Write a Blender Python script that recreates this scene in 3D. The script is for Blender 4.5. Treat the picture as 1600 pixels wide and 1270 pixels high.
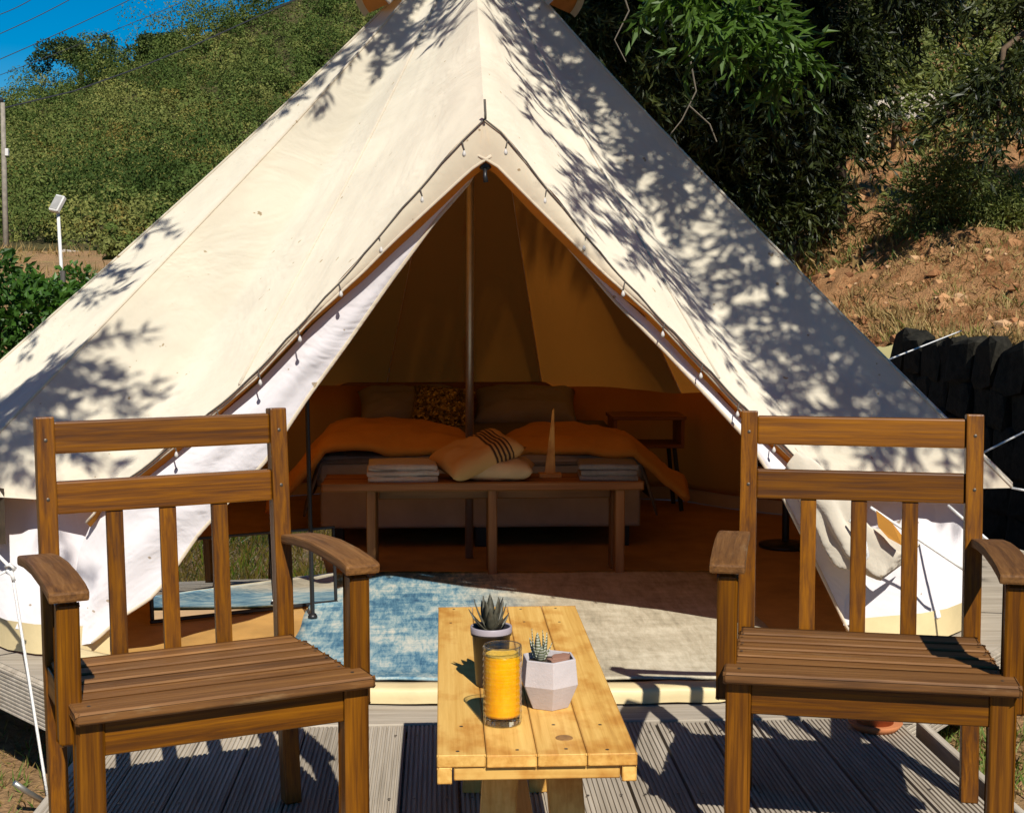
import bpy, bmesh, math, random
import numpy as np
from mathutils import Vector, Matrix, Euler

for o in list(bpy.data.objects): bpy.data.objects.remove(o)
SC = bpy.context.scene
COL = SC.collection
R = math.radians
random.seed(7); RNG = np.random.default_rng(7)

# ------------------------------------------------------------------ camera, sky, sun, exposure
cam_d = bpy.data.cameras.new('camera'); cam = bpy.data.objects.new('camera', cam_d); COL.objects.link(cam)
cam.location = (0, 0, 1.27); cam.rotation_euler = (R(90 - 4.807), 0, R(-2.862))
cam_d.sensor_width = 36; cam_d.lens = 49.5; cam_d.clip_start = .05; cam_d.clip_end = 2000
SC.camera = cam

SUN = Vector((-.233, 1.04, -1.0)).normalized()          # travel direction of the light
world = bpy.data.worlds.new('World'); SC.world = world; world.use_nodes = True
wn = world.node_tree.nodes; wl = world.node_tree.links
sky = wn.new('ShaderNodeTexSky'); sky.sky_type = 'NISHITA'; sky.sun_disc = False
sky.sun_elevation = R(43.2); sky.sun_rotation = R(167.4); sky.air_density = 1.0; sky.dust_density = .0; sky.ozone_density = 4.0
hs = wn.new('ShaderNodeHueSaturation'); hs.inputs['Saturation'].default_value = 1.7; wl.new(sky.outputs[0], hs.inputs['Color'])
wl.new(hs.outputs[0], wn['Background'].inputs[0]); wn['Background'].inputs[1].default_value = .064
sun_d = bpy.data.lights.new('sun', 'SUN'); sun_d.energy = 5.0; sun_d.angle = R(.53); sun_d.color = (1, .955, .87)
sun = bpy.data.objects.new('sun', sun_d); COL.objects.link(sun)
sun.rotation_euler = SUN.to_track_quat('-Z', 'Y').to_euler(); sun.location = (3, -10, 12)
vs = SC.view_settings; vs.view_transform = 'Standard'; vs.look = 'None'; vs.gamma = 1; vs.exposure = .30; vs.use_curve_mapping = False

# ------------------------------------------------------------------ helpers
def link(o, parent=None):
    COL.objects.link(o)
    if parent is not None: o.parent = parent
    return o

def mesh(name, V, F, mats, smooth=False, fix=False):
    me = bpy.data.meshes.new(name)
    if isinstance(V, np.ndarray): V = V.tolist()
    if isinstance(F, np.ndarray): F = F.tolist()
    me.from_pydata(V, [], F)
    for m in (mats if isinstance(mats, (list, tuple)) else [mats]): me.materials.append(m)
    if fix:
        bm = bmesh.new(); bm.from_mesh(me); bmesh.ops.remove_doubles(bm, verts=bm.verts, dist=1e-6); bmesh.ops.recalc_face_normals(bm, faces=bm.faces); bm.to_mesh(me); bm.free()
    if smooth: me.polygons.foreach_set('use_smooth', [True] * len(me.polygons))
    me.update(); return me

def obj(name, V, F, mat, parent=None, smooth=False, fix=False):
    return link(bpy.data.objects.new(name, mesh(name, V, F, mat, smooth, fix)), parent)

def inst(name, me, parent=None, loc=(0, 0, 0), rot=(0, 0, 0), scale=(1, 1, 1)):
    o = bpy.data.objects.new(name, me); o.location = loc; o.rotation_euler = rot; o.scale = scale
    return link(o, parent)

def tag(o, label, cat, group=None, kind=None):
    o['label'] = label; o['category'] = cat
    if group: o['group'] = group
    if kind: o['kind'] = kind
    return o

def thing(name, label, cat, loc=(0, 0, 0), rz=0, group=None):
    o = bpy.data.objects.new(name, None); o.location = loc; o.rotation_euler = (0, 0, rz); o.empty_display_size = .1
    return tag(link(o), label, cat, group)

def struct(o, label=None):
    o['kind'] = 'structure'
    if label: o['label'] = label
    return o

class MB:
    def __init__(s): s.V = []; s.F = []
    def add(s, V, F):
        n = len(s.V); s.V += [tuple(v) for v in V]; s.F += [tuple(i + n for i in f) for f in F]; return s
    def build(s, name, mat, parent=None, smooth=False, fix=True): return obj(name, s.V, s.F, mat, parent, smooth, fix)

def cbox(x0, x1, y0, y1, z0, z1, c=.003):
    h = [(x1 - x0) / 2, (y1 - y0) / 2, (z1 - z0) / 2]; m = [(x0 + x1) / 2, (y0 + y1) / 2, (z0 + z1) / 2]
    c = min([c] + [k * .9 for k in h])
    V = []; I = {}
    for sx in (-1, 1):
        for sy in (-1, 1):
            for sz in (-1, 1):
                s = (sx, sy, sz)
                for a in range(3):
                    I[s + (a,)] = len(V)
                    V.append(tuple(m[k] + s[k] * (h[k] if k == a else h[k] - c) for k in range(3)))
    F = []
    for a in range(3):
        b, d = (a + 1) % 3, (a + 2) % 3
        for s in (-1, 1):
            q = []
            for sb, sd in ((-1, -1), (1, -1), (1, 1), (-1, 1)):
                k = [0, 0, 0]; k[a] = s; k[b] = sb; k[d] = sd; q.append(I[tuple(k) + (a,)])
            F.append(q)
        for sa in (-1, 1):
            for sb in (-1, 1):
                k = [0, 0, 0]; k[a] = sa; k[b] = sb
                lo = list(k); lo[d] = -1; hi = list(k); hi[d] = 1
                F.append([I[tuple(lo) + (a,)], I[tuple(hi) + (a,)], I[tuple(hi) + (b,)], I[tuple(lo) + (b,)]])
    for sx in (-1, 1):
        for sy in (-1, 1):
            for sz in (-1, 1): F.append([I[(sx, sy, sz, a)] for a in range(3)])
    return V, F

def box(name, b, mat, parent=None, c=.003): return obj(name, *cbox(*b, c), mat, parent, fix=True)

def between(p, q, wx, wy, c=.003, up=(0, 0, 1)):
    """a beam of section wx (across) by wy from p to q"""
    p = Vector(p); q = Vector(q); d = (q - p); L = d.length; z = d.normalized(); u = Vector(up)
    if abs(z.dot(u)) > .95: u = Vector((0, 1, 0))
    x = u.cross(z).normalized(); y = z.cross(x); M = Matrix((x, y, z)).transposed()
    V, F = cbox(-wx / 2, wx / 2, -wy / 2, wy / 2, 0, L, c)
    return [tuple(p + M @ Vector(v)) for v in V], F

def tube(pts, rad, n=8, cap=True):
    pts = [Vector(p) for p in pts]; rad = rad if isinstance(rad, (list, tuple)) else [rad] * len(pts)
    V = []; F = []; prev = None
    for i, p in enumerate(pts):
        t = (pts[min(i + 1, len(pts) - 1)] - pts[max(i - 1, 0)]).normalized()
        if prev is None:
            u = Vector((0, 0, 1)) if abs(t.z) < .9 else Vector((1, 0, 0)); a = u.cross(t).normalized()
        else: a = (prev - t * prev.dot(t)).normalized()
        prev = a; b = t.cross(a)
        for k in range(n):
            w = 2 * math.pi * k / n; V.append(tuple(p + (a * math.cos(w) + b * math.sin(w)) * rad[i]))
    for i in range(len(pts) - 1):
        for k in range(n):
            F.append((i * n + k, i * n + (k + 1) % n, (i + 1) * n + (k + 1) % n, (i + 1) * n + k))
    if cap: F.append(tuple(range(n - 1, -1, -1))); F.append(tuple((len(pts) - 1) * n + k for k in range(n)))
    return V, F

def lathe(prof, n=32, c=(0, 0, 0), rot=0):
    V = []; F = []
    for r, z in prof:
        for k in range(n):
            w = 2 * math.pi * k / n + rot; V.append((c[0] + r * math.cos(w), c[1] + r * math.sin(w), c[2] + z))
    for i in range(len(prof) - 1):
        for k in range(n): F.append((i * n + k, i * n + (k + 1) % n, (i + 1) * n + (k + 1) % n, (i + 1) * n + k))
    return V, F

def grid(f, nu, nv):
    V = [tuple(f(i / nu, j / nv)) for j in range(nv + 1) for i in range(nu + 1)]
    F = [(j * (nu + 1) + i, j * (nu + 1) + i + 1, (j + 1) * (nu + 1) + i + 1, (j + 1) * (nu + 1) + i) for j in range(nv) for i in range(nu)]
    return V, F

def pline(P, t):
    """point at fraction t of a polyline, by length"""
    P = [Vector(p) for p in P]; L = [(P[i + 1] - P[i]).length for i in range(len(P) - 1)]; s = t * sum(L)
    for i, l in enumerate(L):
        if s <= l or i == len(L) - 1: return P[i].lerp(P[i + 1], min(1, s / l))
        s -= l

def vnoise(seed):
    r = np.random.default_rng(seed); G = r.random((64, 64))
    def f(x, y):
        x = np.asarray(x, float); y = np.asarray(y, float); xi = np.floor(x).astype(int); yi = np.floor(y).astype(int)
        u = x - xi; v = y - yi; u = u * u * (3 - 2 * u); v = v * v * (3 - 2 * v)
        g = lambda a, b: G[a % 64, b % 64]
        return (g(xi, yi) * (1 - u) + g(xi + 1, yi) * u) * (1 - v) + (g(xi, yi + 1) * (1 - u) + g(xi + 1, yi + 1) * u) * v
    return f
N1 = vnoise(1); N2 = vnoise(2); N3 = vnoise(3)

# ------------------------------------------------------------------ materials
def nmat(name):
    m = bpy.data.materials.new(name); m.use_nodes = True; nt = m.node_tree
    return m, nt, nt.nodes, nt.links, nt.nodes['Principled BSDF']

def noise(nt, vec, scale, detail=4, rough=.55, dist=0):
    n = nt.nodes.new('ShaderNodeTexNoise'); n.inputs['Scale'].default_value = scale; n.inputs['Detail'].default_value = detail
    n.inputs['Roughness'].default_value = rough; n.inputs['Distortion'].default_value = dist
    if vec is not None: nt.links.new(vec, n.inputs['Vector'])
    return n

def ramp(nt, fac, stops):
    r = nt.nodes.new('ShaderNodeValToRGB'); el = r.color_ramp.elements
    while len(el) < len(stops): el.new(.5)
    for e, (p, c) in zip(el, stops): e.position = p; e.color = (*c, 1)
    nt.links.new(fac, r.inputs[0]); return r

def bump(nt, h, strength, dist, bsdf):
    b = nt.nodes.new('ShaderNodeBump'); b.inputs['Strength'].default_value = strength; b.inputs['Distance'].default_value = dist
    nt.links.new(h, b.inputs['Height']); nt.links.new(b.outputs[0], bsdf.inputs['Normal']); return b

def coords(nt, scale=(1, 1, 1), rnd=True):
    tc = nt.nodes.new('ShaderNodeTexCoord'); mp = nt.nodes.new('ShaderNodeMapping'); mp.inputs['Scale'].default_value = scale
    nt.links.new(tc.outputs['Object'], mp.inputs['Vector'])
    if rnd:
        oi = nt.nodes.new('ShaderNodeObjectInfo'); mu = nt.nodes.new('ShaderNodeMath'); mu.operation = 'MULTIPLY'; mu.inputs[1].default_value = 57
        nt.links.new(oi.outputs['Random'], mu.inputs[0]); nt.links.new(mu.outputs[0], mp.inputs['Location'])
    return mp.outputs[0]

def hsv_random(nt, col, dv=.25, ds=.1, src=None):
    hs = nt.nodes.new('ShaderNodeHueSaturation'); 
    if src is None: src = nt.nodes.new('ShaderNodeObjectInfo').outputs['Random']
    mr = nt.nodes.new('ShaderNodeMapRange'); mr.inputs[3].default_value = 1 - dv; mr.inputs[4].default_value = 1 + dv
    nt.links.new(src, mr.inputs[0]); nt.links.new(mr.outputs[0], hs.inputs['Value']); nt.links.new(col, hs.inputs['Color'])
    return hs.outputs[0]

def mult(nt, a, b, fac=1.0, mode='MULTIPLY'):
    m = nt.nodes.new('ShaderNodeMix'); m.data_type = 'RGBA'; m.blend_type = mode
    if isinstance(fac, float): m.inputs[0].default_value = fac
    else: nt.links.new(fac, m.inputs[0])
    for s, v in ((6, a), (7, b)):
        if isinstance(v, tuple): m.inputs[s].default_value = (*v, 1)
        else: nt.links.new(v, m.inputs[s])
    return m.outputs[2]

def wood(name, stops, axis, fine=90, rough=.5, dv=.18, along=.045, wear=None, bstr=.25, spec=.4):
    m, nt, nd, lk, b = nmat(name)
    s = [1, 1, 1]; s[axis] = along; v = coords(nt, s)
    n = noise(nt, v, fine, 6, .62, .4); n2 = noise(nt, v, fine * .16, 3, .6, .8)
    ad = nd.new('ShaderNodeMath'); ad.operation = 'MULTIPLY_ADD'; ad.inputs[1].default_value = .55
    lk.new(n.outputs[0], ad.inputs[0]); 
    m2 = nd.new('ShaderNodeMath'); m2.operation = 'MULTIPLY'; m2.inputs[1].default_value = .45; lk.new(n2.outputs[0], m2.inputs[0]); lk.new(m2.outputs[0], ad.inputs[2])
    c = ramp(nt, ad.outputs[0], stops).outputs[0]
    c = hsv_random(nt, c, dv)
    if wear:                                    # bleached, worn patches
        w = noise(nt, coords(nt, [1 if i != axis else .3 for i in range(3)]), 9, 5, .7)
        wf = ramp(nt, w.outputs[0], [(wear[1], (0, 0, 0)), (wear[1] + .16, (1, 1, 1))])
        c = mult(nt, c, wear[0], wf.outputs[0], 'MIX')
    lk.new(c, b.inputs['Base Color']); b.inputs['Roughness'].default_value = rough; b.inputs['Specular IOR Level'].default_value = spec
    rr = ramp(nt, n.outputs[0], [(.3, (rough + .12,) * 3), (.7, (rough - .08,) * 3)]); lk.new(rr.outputs[0], b.inputs['Roughness'])
    bump(nt, ad.outputs[0], bstr, .004, b); return m

CH = [(.30, (.026, .0076, .0008)), (.44, (.092, .029, .0012)), (.58, (.185, .065, .0025)), (.76, (.29, .115, .007))]
chair_wood = [wood('chair wood %d' % a, CH, a, rough=.36, spec=.32, wear=((.16, .072, .012), .66), fine=130, along=.035) for a in range(3)]
CT = [(.30, (.048, .017, .003)), (.48, (.150, .061, .013)), (.7, (.27, .124, .034))]
chair_top = [wood('worn chair wood %d' % a, CT, a, rough=.6, wear=((.28, .17, .075), .60), dv=.18, bstr=.5, fine=130, along=.035) for a in range(3)]
PI_ = [(.27, (.42, .20, .040)), (.42, (.61, .335, .075)), (.58, (.73, .44, .12)), (.78, (.81, .53, .18))]
def pine_mat(name, axis):
    m = wood(name, PI_, axis, fine=105, rough=.55, dv=.10, bstr=.2, along=.03); nt = m.node_tree; b = nt.nodes['Principled BSDF']
    src = b.inputs['Base Color'].links[0].from_socket
    w = noise(nt, coords(nt, (1, .6, 1)), 12, 4, .6); f = ramp(nt, w.outputs[0], [(.47, (1, 1, 1)), (.62, (.80, .66, .50)), (.75, (.62, .45, .30))])
    nt.links.new(mult(nt, src, f.outputs[0]), b.inputs['Base Color']); return m
pine = [pine_mat('pine %d' % a, a) for a in range(3)]
BN = [(.3, (.13, .05, .012)), (.5, (.27, .115, .03)), (.72, (.38, .18, .055))]
bench_wood = [wood('bench wood %d' % a, BN, a, fine=50, rough=.5) for a in range(3)]
DK = [(.28, (.18, .15, .11)), (.45, (.34, .29, .225)), (.6, (.45, .39, .31)), (.78, (.56, .50, .415))]
deck_wood = [wood('deck wood %d' % a, DK, a, fine=70, rough=.8, wear=((.34, .28, .21), .60), dv=.14, spec=.2) for a in range(3)]

def plain(name, col, rough=.6, var=.15, scale=8, bs=0, bsc=60, metal=0, spec=.4, axis=None):
    m, nt, nd, lk, b = nmat(name)
    v = coords(nt)
    n = noise(nt, v, scale, 5, .6)
    c = ramp(nt, n.outputs[0], [(.3, tuple(k * (1 - var) for k in col)), (.7, tuple(min(1, k * (1 + var)) for k in col))])
    lk.new(c.outputs[0], b.inputs['Base Color']); b.inputs['Roughness'].default_value = rough; b.inputs['Metallic'].default_value = metal
    b.inputs['Specular IOR Level'].default_value = spec
    if bs:
        n2 = noise(nt, v, bsc, 4, .6); bump(nt, n2.outputs[0], bs, .01, b)
    return m

def cloth(name, col, trans, fac, stain=.16, bs=.34, wr=7, wrd=.02, rough=.9, inner=None):
    """woven sheet that lets some light through"""
    m, nt, nd, lk, b = nmat(name); nd.remove(b); out = nd['Material Output']
    v = coords(nt, rnd=False)
    n = noise(nt, v, 2.2, 5, .6); c = ramp(nt, n.outputs[0], [(.3, tuple(k * (1 - stain) for k in col)), (.65, col)]).outputs[0]
    sp = noise(nt, v, 26, 2, .5); sf = ramp(nt, sp.outputs[0], [(.245, (.55, .47, .36)), (.27, (1, 1, 1))]); c = mult(nt, c, sf.outputs[0])   # specks of dirt
    w0 = noise(nt, v, 1.7, 4, .6, 1.2); b0 = nd.new('ShaderNodeBump'); b0.inputs['Strength'].default_value = .34; b0.inputs['Distance'].default_value = .09; lk.new(w0.outputs[0], b0.inputs['Height'])
    w1 = noise(nt, v, wr, 4, .55, .6); w2 = noise(nt, v, 420, 2, .5)
    bp = nd.new('ShaderNodeBump'); bp.inputs['Strength'].default_value = bs; bp.inputs['Distance'].default_value = wrd; lk.new(w1.outputs[0], bp.inputs['Height']); lk.new(b0.outputs[0], bp.inputs['Normal'])
    b2 = nd.new('ShaderNodeBump'); b2.inputs['Strength'].default_value = .25; b2.inputs['Distance'].default_value = .0012; lk.new(w2.outputs[0], b2.inputs['Height']); lk.new(bp.outputs[0], b2.inputs['Normal'])
    if inner: gi = nd.new('ShaderNodeNewGeometry'); c = mult(nt, c, inner, gi.outputs['Backfacing'], 'MIX')      # inside face browner: the tent's dimness is put into its colour
    d = nd.new('ShaderNodeBsdfDiffuse'); d.inputs['Roughness'].default_value = rough; lk.new(c, d.inputs[0]); lk.new(b2.outputs[0], d.inputs['Normal'])
    t = nd.new('ShaderNodeBsdfTranslucent'); t.inputs[0].default_value = (*trans, 1)
    mx = nd.new('ShaderNodeMixShader'); mx.inputs[0].default_value = fac; lk.new(d.outputs[0], mx.inputs[1]); lk.new(t.outputs[0], mx.inputs[2]); lk.new(mx.outputs[0], out.inputs[0])
    return m
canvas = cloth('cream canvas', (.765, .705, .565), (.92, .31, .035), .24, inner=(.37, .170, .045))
canvas_plain = cloth('cream canvas roll', (.745, .68, .56), (.7, .36, .09), .2, stain=.2, wr=9, wrd=.03, bs=.4)
canvas_edge = cloth('cream canvas hem', (.80, .72, .56), (.80, .38, .06), .3)
lining = cloth('white inner canvas', (.80, .765, .77), (.8, .55, .35), .15, stain=.06, wr=4, wrd=.04, bs=.35)
sheet_yellow = plain('cream groundsheet vinyl', (.66, .53, .29), .55, .12, 5, .15, 20)
floor_tan = plain('tan groundsheet', (.46, .26, .075), .7, .2, 6, .2, 90)
rope_white = plain('white rope', (.74, .72, .68), .8, .1, 200, .4, 300)
rope_dark = plain('dark cord', (.09, .075, .06), .8)
toggle_m = plain('wooden toggle', (.50, .46, .42), .5)
black_m = plain('black metal', (.015, .015, .016), .4)
steel = plain('galvanised pole', (.42, .41, .38), .4, .1, 20, metal=.8)

def leafmat(name, stops, trans=.35, rough=.45, pscale=.7, tint=(1.1, 1.3, .5), spec=.35):
    m, nt, nd, lk, b = nmat(name); out = nd['Material Output']
    g = nd.new('ShaderNodeNewGeometry'); v = coords(nt, rnd=True); n = noise(nt, v, pscale, 3, .6)
    ad = nd.new('ShaderNodeMath'); ad.operation = 'MULTIPLY_ADD'; ad.inputs[1].default_value = .5
    h = nd.new('ShaderNodeMath'); h.operation = 'MULTIPLY_ADD'; h.inputs[1].default_value = 1.5; h.inputs[2].default_value = -.5
    lk.new(n.outputs[0], h.inputs[0]); lk.new(g.outputs['Random Per Island'], ad.inputs[0]); lk.new(h.outputs[0], ad.inputs[2])
    c = ramp(nt, ad.outputs[0], stops).outputs[0]
    lk.new(c, b.inputs['Base Color']); b.inputs['Roughness'].default_value = rough; b.inputs['Specular IOR Level'].default_value = spec
    t = nd.new('ShaderNodeBsdfTranslucent'); lk.new(mult(nt, c, tint), t.inputs[0])
    mx = nd.new('ShaderNodeMixShader'); mx.inputs[0].default_value = trans
    lk.new(b.outputs[0], mx.inputs[1]); lk.new(t.outputs[0], mx.inputs[2]); lk.new(mx.outputs[0], out.inputs[0]); return m
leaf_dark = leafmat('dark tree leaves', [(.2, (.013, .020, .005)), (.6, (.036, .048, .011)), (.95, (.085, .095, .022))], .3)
leaf_green = leafmat('fresh green leaves', [(.2, (.045, .085, .012)), (.6, (.08, .15, .02)), (.95, (.13, .20, .035))], .35)
leaf_bush = leafmat('hedge leaves', [(.2, (.030, .075, .010)), (.6, (.060, .14, .016)), (.95, (.10, .20, .028))], .3)
leaf_hill = leafmat('hillside leaves', [(.15, (.092, .108, .032)), (.5, (.128, .140, .042)), (.95, (.175, .178, .060))], .12, .7, .5, spec=.1)
nt = leaf_hill.node_tree; b = nt.nodes['Principled BSDF']; src = b.inputs['Base Color'].links[0].from_socket        # each shrub has its own green
an = nt.nodes.new('ShaderNodeAttribute'); an.attribute_name = 'tint'
tr = ramp(nt, an.outputs['Fac'], [(.0, (.30, .46, .30)), (.3, (.60, .78, .54)), (.55, (1.0, 1.0, .85)), (.8, (1.45, 1.36, 1.15)), (1.0, (1.3, .92, .70))])
nt.links.new(mult(nt, src, tr.outputs[0]), b.inputs['Base Color'])
leaf_hill2 = leafmat('dark evergreen leaves', [(.2, (.018, .032, .010)), (.6, (.034, .056, .016)), (.95, (.06, .08, .025))], .1, .6, .3, spec=.15)
leaf_shrub = leafmat('olive shrub leaves', [(.1, (.06, .080, .018)), (.5, (.12, .145, .030)), (.95, (.21, .22, .06))], .25, .6, 1.2)
straw = leafmat('dry grass', [(.1, (.13, .075, .026)), (.4, (.26, .165, .06)), (.7, (.37, .26, .11)), (.95, (.17, .17, .04))], .2, .7, 1.5, spec=.15)
grass_m = leafmat('green grass', [(.1, (.055, .085, .014)), (.5, (.10, .16, .022)), (.9, (.24, .25, .07))], .3, .6, 1.5)
bark = plain('bark', (.10, .065, .038), .9, .35, 18, .8, 30)

def soil(name, stops, sc=1.2, bs=.7, bd=.05):
    m, nt, nd, lk, b = nmat(name); v = coords(nt, rnd=False)
    a = noise(nt, v, sc, 8, .68); c = ramp(nt, a.outputs[0], stops).outputs[0]
    f = noise(nt, v, sc * 22, 5, .7); fr = ramp(nt, f.outputs[0], [(.3, (.5, .48, .45)), (.55, (1, 1, 1)), (.7, (1.25, 1.2, 1.1))]); c = mult(nt, c, fr.outputs[0])
    lk.new(c, b.inputs['Base Color']); b.inputs['Roughness'].default_value = .95; b.inputs['Specular IOR Level'].default_value = .1
    bump(nt, f.outputs[0], bs, bd, b); return m
soil_near = soil('dry earth and grass', [(.3, (.16, .15, .05)), (.45, (.30, .19, .09)), (.6, (.38, .22, .11)), (.75, (.26, .22, .08))])
soil_bank = soil('orange earth bank', [(.25, (.12, .05, .024)), (.40, (.38, .165, .065)), (.52, (.60, .32, .145)), (.62, (.42, .22, .10)), (.72, (.34, .24, .10)), (.82, (.60, .47, .33))], 2.6, .9, .08)
soil_hill = soil('hill earth', [(.3, (.05, .048, .018)), (.6, (.10, .085, .035)), (.8, (.30, .22, .13))], .12, .5, .3)
stone_m = plain('shade darkened wall stone', (.020, .018, .013), .95, .5, 5, .6, 14, spec=.15)  # near-black stone: the wall's shade is put into the colour
rock_m = plain('pale rock', (.42, .36, .29), .9, .3, 3, .6, 8)

# ------------------------------------------------------------------ terrain
def bank_h(x, y):
    """terrace ground behind the retaining wall and up the slope"""
    x = np.asarray(x, float); y = np.asarray(y, float)
    z = .93 + np.clip((8 - y) * .045, -.1, .2) + .205 * np.clip(y - 9.2, 0, 100) * (.12 + .88 * np.clip((x - 3.27) / 1.3, 0, 1) ** .8) + .10 * np.clip(x - 3.4, 0, 40)
    return z + .22 * (N1(x * .9, y * .9) - .5) + .17 * (N2(x * 2.7, y * 2.7) - .5) + .10 * (N3(x * 7, y * 7) - .5) + .05 * (N1(x * 15, y * 15) - .5)
def land_h(x, y):
    x = np.asarray(x, float); y = np.asarray(y, float)
    z = -.36 + .095 * np.clip(y - 12, 0, 30) + .16 * np.clip(-1.0 - y, 0, 30)
    return z + .07 * (N1(x * .7, y * .7) - .5) * (1 + np.clip(y - 12, 0, 20) * .25) + .03 * (N2(x * 3, y * 3) - .5)
def hill_h(x, y):
    """one long slope: its crest line climbs to the right"""
    x = np.asarray(x, float); y = np.asarray(y, float)
    crest = .114 + .40 * np.clip(x / np.maximum(y, 30) + .3136, -.3, .55); t = np.clip((y - 38) / 94, 0, 1)
    z = 1.27 + np.minimum(y, 132) * (.018 + (crest - .018) * t ** .85) - np.clip(y - 132, 0, 100) * .45
    return z + 1.2 * (N1(x * .07, y * .07) - .5) * t + .6 * (N2(x * .3, y * .3) - .5) * (1 - .6 * t)
def terrain(name, fn, xs, ys, mat, label):
    X, Y = np.meshgrid(xs, ys); Zv = fn(X, Y); nu, nv = len(xs), len(ys)
    V = np.stack([X.ravel(), Y.ravel(), Zv.ravel()], 1)
    i = np.arange(nv - 1)[:, None] * nu + np.arange(nu - 1)[None]; i = i.ravel()
    F = np.stack([i, i + 1, i + 1 + nu, i + nu], 1)
    return struct(obj(name, V, F, mat, smooth=True), label)
terrain('ground', land_h, np.concatenate([np.linspace(-70, -8, 32), np.linspace(-7.5, 3.28, 60)]), np.concatenate([np.linspace(-40, -6, 20), np.linspace(-5, 16, 90), np.linspace(17, 41, 30)]), soil_near, 'dry earth and patchy grass around the deck')
terrain('ground', land_h, np.linspace(3.27, 70, 60), np.linspace(-40, 2.0, 50), soil_near, 'dry earth in front of the terrace')
terrain('bank', bank_h, np.concatenate([np.linspace(3.27, 8, 90), np.linspace(8.3, 40, 40)]), np.concatenate([np.linspace(2, 20, 300), np.linspace(20.3, 44, 50)]), soil_bank, 'sunlit orange earth bank above the dark stone wall')
terrain('hill', hill_h, np.linspace(-110, 110, 90), np.linspace(38, 175, 70), soil_hill, 'scrub covered hillside')

# ------------------------------------------------------------------ foliage generators
def unit(a): return a / (np.linalg.norm(a, axis=1, keepdims=True) + 1e-9)
def leaves(P, D, L, W, rng):
    """one bent quad per leaf: base P, direction D"""
    n = len(P); D = unit(D); B = unit(np.cross(D, rng.normal(size=(n, 3)))); Nn = np.cross(D, B)
    L = (L * rng.uniform(.7, 1.25, n))[:, None]; W = (W * rng.uniform(.75, 1.2, n))[:, None]
    m = P + D * L * .45 + Nn * L * .06
    V = np.stack([P, m + B * W * .5, P + D * L - Nn * L * .10, m - B * W * .5], 1).reshape(-1, 3)
    F = np.arange(4 * n).reshape(n, 4); return V, F
def cat(parts):
    V = []; F = []; k = 0
    for v, f in parts: V.append(v); F.append(np.asarray(f) + k); k += len(v)
    return np.concatenate(V), np.concatenate(F)
def twigs(C, rng, tl=.5, nl=26, L=.12, W=.03, droop=.6, spread=.7):
    """drooping leafy twigs starting at the points C"""
    n = len(C); d = rng.normal(size=(n, 3)); d[:, 2] = d[:, 2] * .4 - droop; d = unit(d)
    t = rng.random((n, nl)); P = C[:, None] + d[:, None] * (t * tl)[:, :, None]; P[:, :, 2] -= (t ** 2) * tl * .35
    P += rng.normal(size=P.shape) * .012
    D = d[:, None] * .8 + rng.normal(size=(n, nl, 3)) * spread; D[:, :, 2] -= .25
    return leaves(P.reshape(-1, 3), D.reshape(-1, 3), L, W, rng), d
def twig_stems(C, d, tl, r=.003):
    mb = MB()
    for c, k in zip(C, d): mb.add(*tube([c, c + k * tl * .5 - np.array([0, 0, tl * .08]), c + k * tl - np.array([0, 0, tl * .33])], [r, r * .8, r * .4], 3, False))
    return mb
def blob(c, r, n, rng, shell=.55):
    d = unit(rng.normal(size=(n, 3))); k = rng.uniform(shell, 1, n)[:, None]
    return np.asarray(c) + d * k * np.asarray(r)

# hillside scrub: one mass; leaf faces follow each bush's round form
def leaves_n(P, Nn, L, W, rng):
    n = len(P); Nn = unit(Nn); D = unit(np.cross(Nn, rng.normal(size=(n, 3)))); B = np.cross(Nn, D)
    L = (L * rng.uniform(.7, 1.3, n))[:, None] / 2; W = (W * rng.uniform(.7, 1.3, n))[:, None] / 2
    return np.stack([P - D * L, P + B * W, P + D * L, P - B * W], 1).reshape(-1, 3), np.arange(4 * n).reshape(n, 4)
rng = np.random.default_rng(11); parts = []; tint = []; spots = []
yy = 38.8
while yy < 133:
    st = 1.25 + (yy - 38) * .006
    for q in np.arange(-.36, .45, st / yy):
        if q > .0 and rng.random() < .5: continue
        spots.append(((q + rng.normal() * .35 * st / yy) * yy, yy + rng.normal() * .8))
    yy += 1.9 + (yy - 38) * .012
for x, y in spots:
    near = x / y < .0; bare = float(N3(x * .16 + 5, y * .16))
    if y < 46 and bare > .45: continue
    if y > 46 and bare > .84: continue
    big = rng.random() < .16; r = rng.uniform(.7, 1.2) * (1 + (y - 40) * .004) * (2.0 if big else 1)
    if y < 50: r *= .7
    z = float(hill_h(x, y)); ns = 14 if big else 8; n = 84 if near else 16
    tn = np.clip(.5 + .9 * (float(N2(x * .09 + 3, y * .09)) - .5) + rng.normal() * .2 - (.3 if big else 0), 0, 1)
    sub = np.array([x, y, z + r * (.55 if big else .4)]) + rng.normal(size=(ns, 3)) * [r * .45, r * .45, r * .38]; rr = r * rng.uniform(.3, .55, ns)
    d = unit(rng.normal(size=(ns * n, 3))); d[:, 2] = np.where(d[:, 2] < -.35, -d[:, 2], d[:, 2])
    P = np.repeat(sub, n, 0) + d * np.repeat(rr, n)[:, None] * rng.uniform(.75, 1.08, (ns * n, 1))
    f = (.55 + y * .005) * (1 if near else 1.7); parts.append(leaves_n(P, d + rng.normal(size=d.shape) * .27, (.155 if near else .21) * f, (.10 if near else .13) * f, rng)); tint.append(np.full(ns * n * 4, tn, np.float32))
V, F = cat(parts)
o = tag(obj('hillside_shrubs', V, F, leaf_hill), 'dense olive green scrub covering the hillside behind the tent', 'shrubs', kind='stuff')
at = o.data.attributes.new('tint', 'FLOAT', 'POINT'); at.data.foreach_set('value', np.concatenate(tint))

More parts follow.
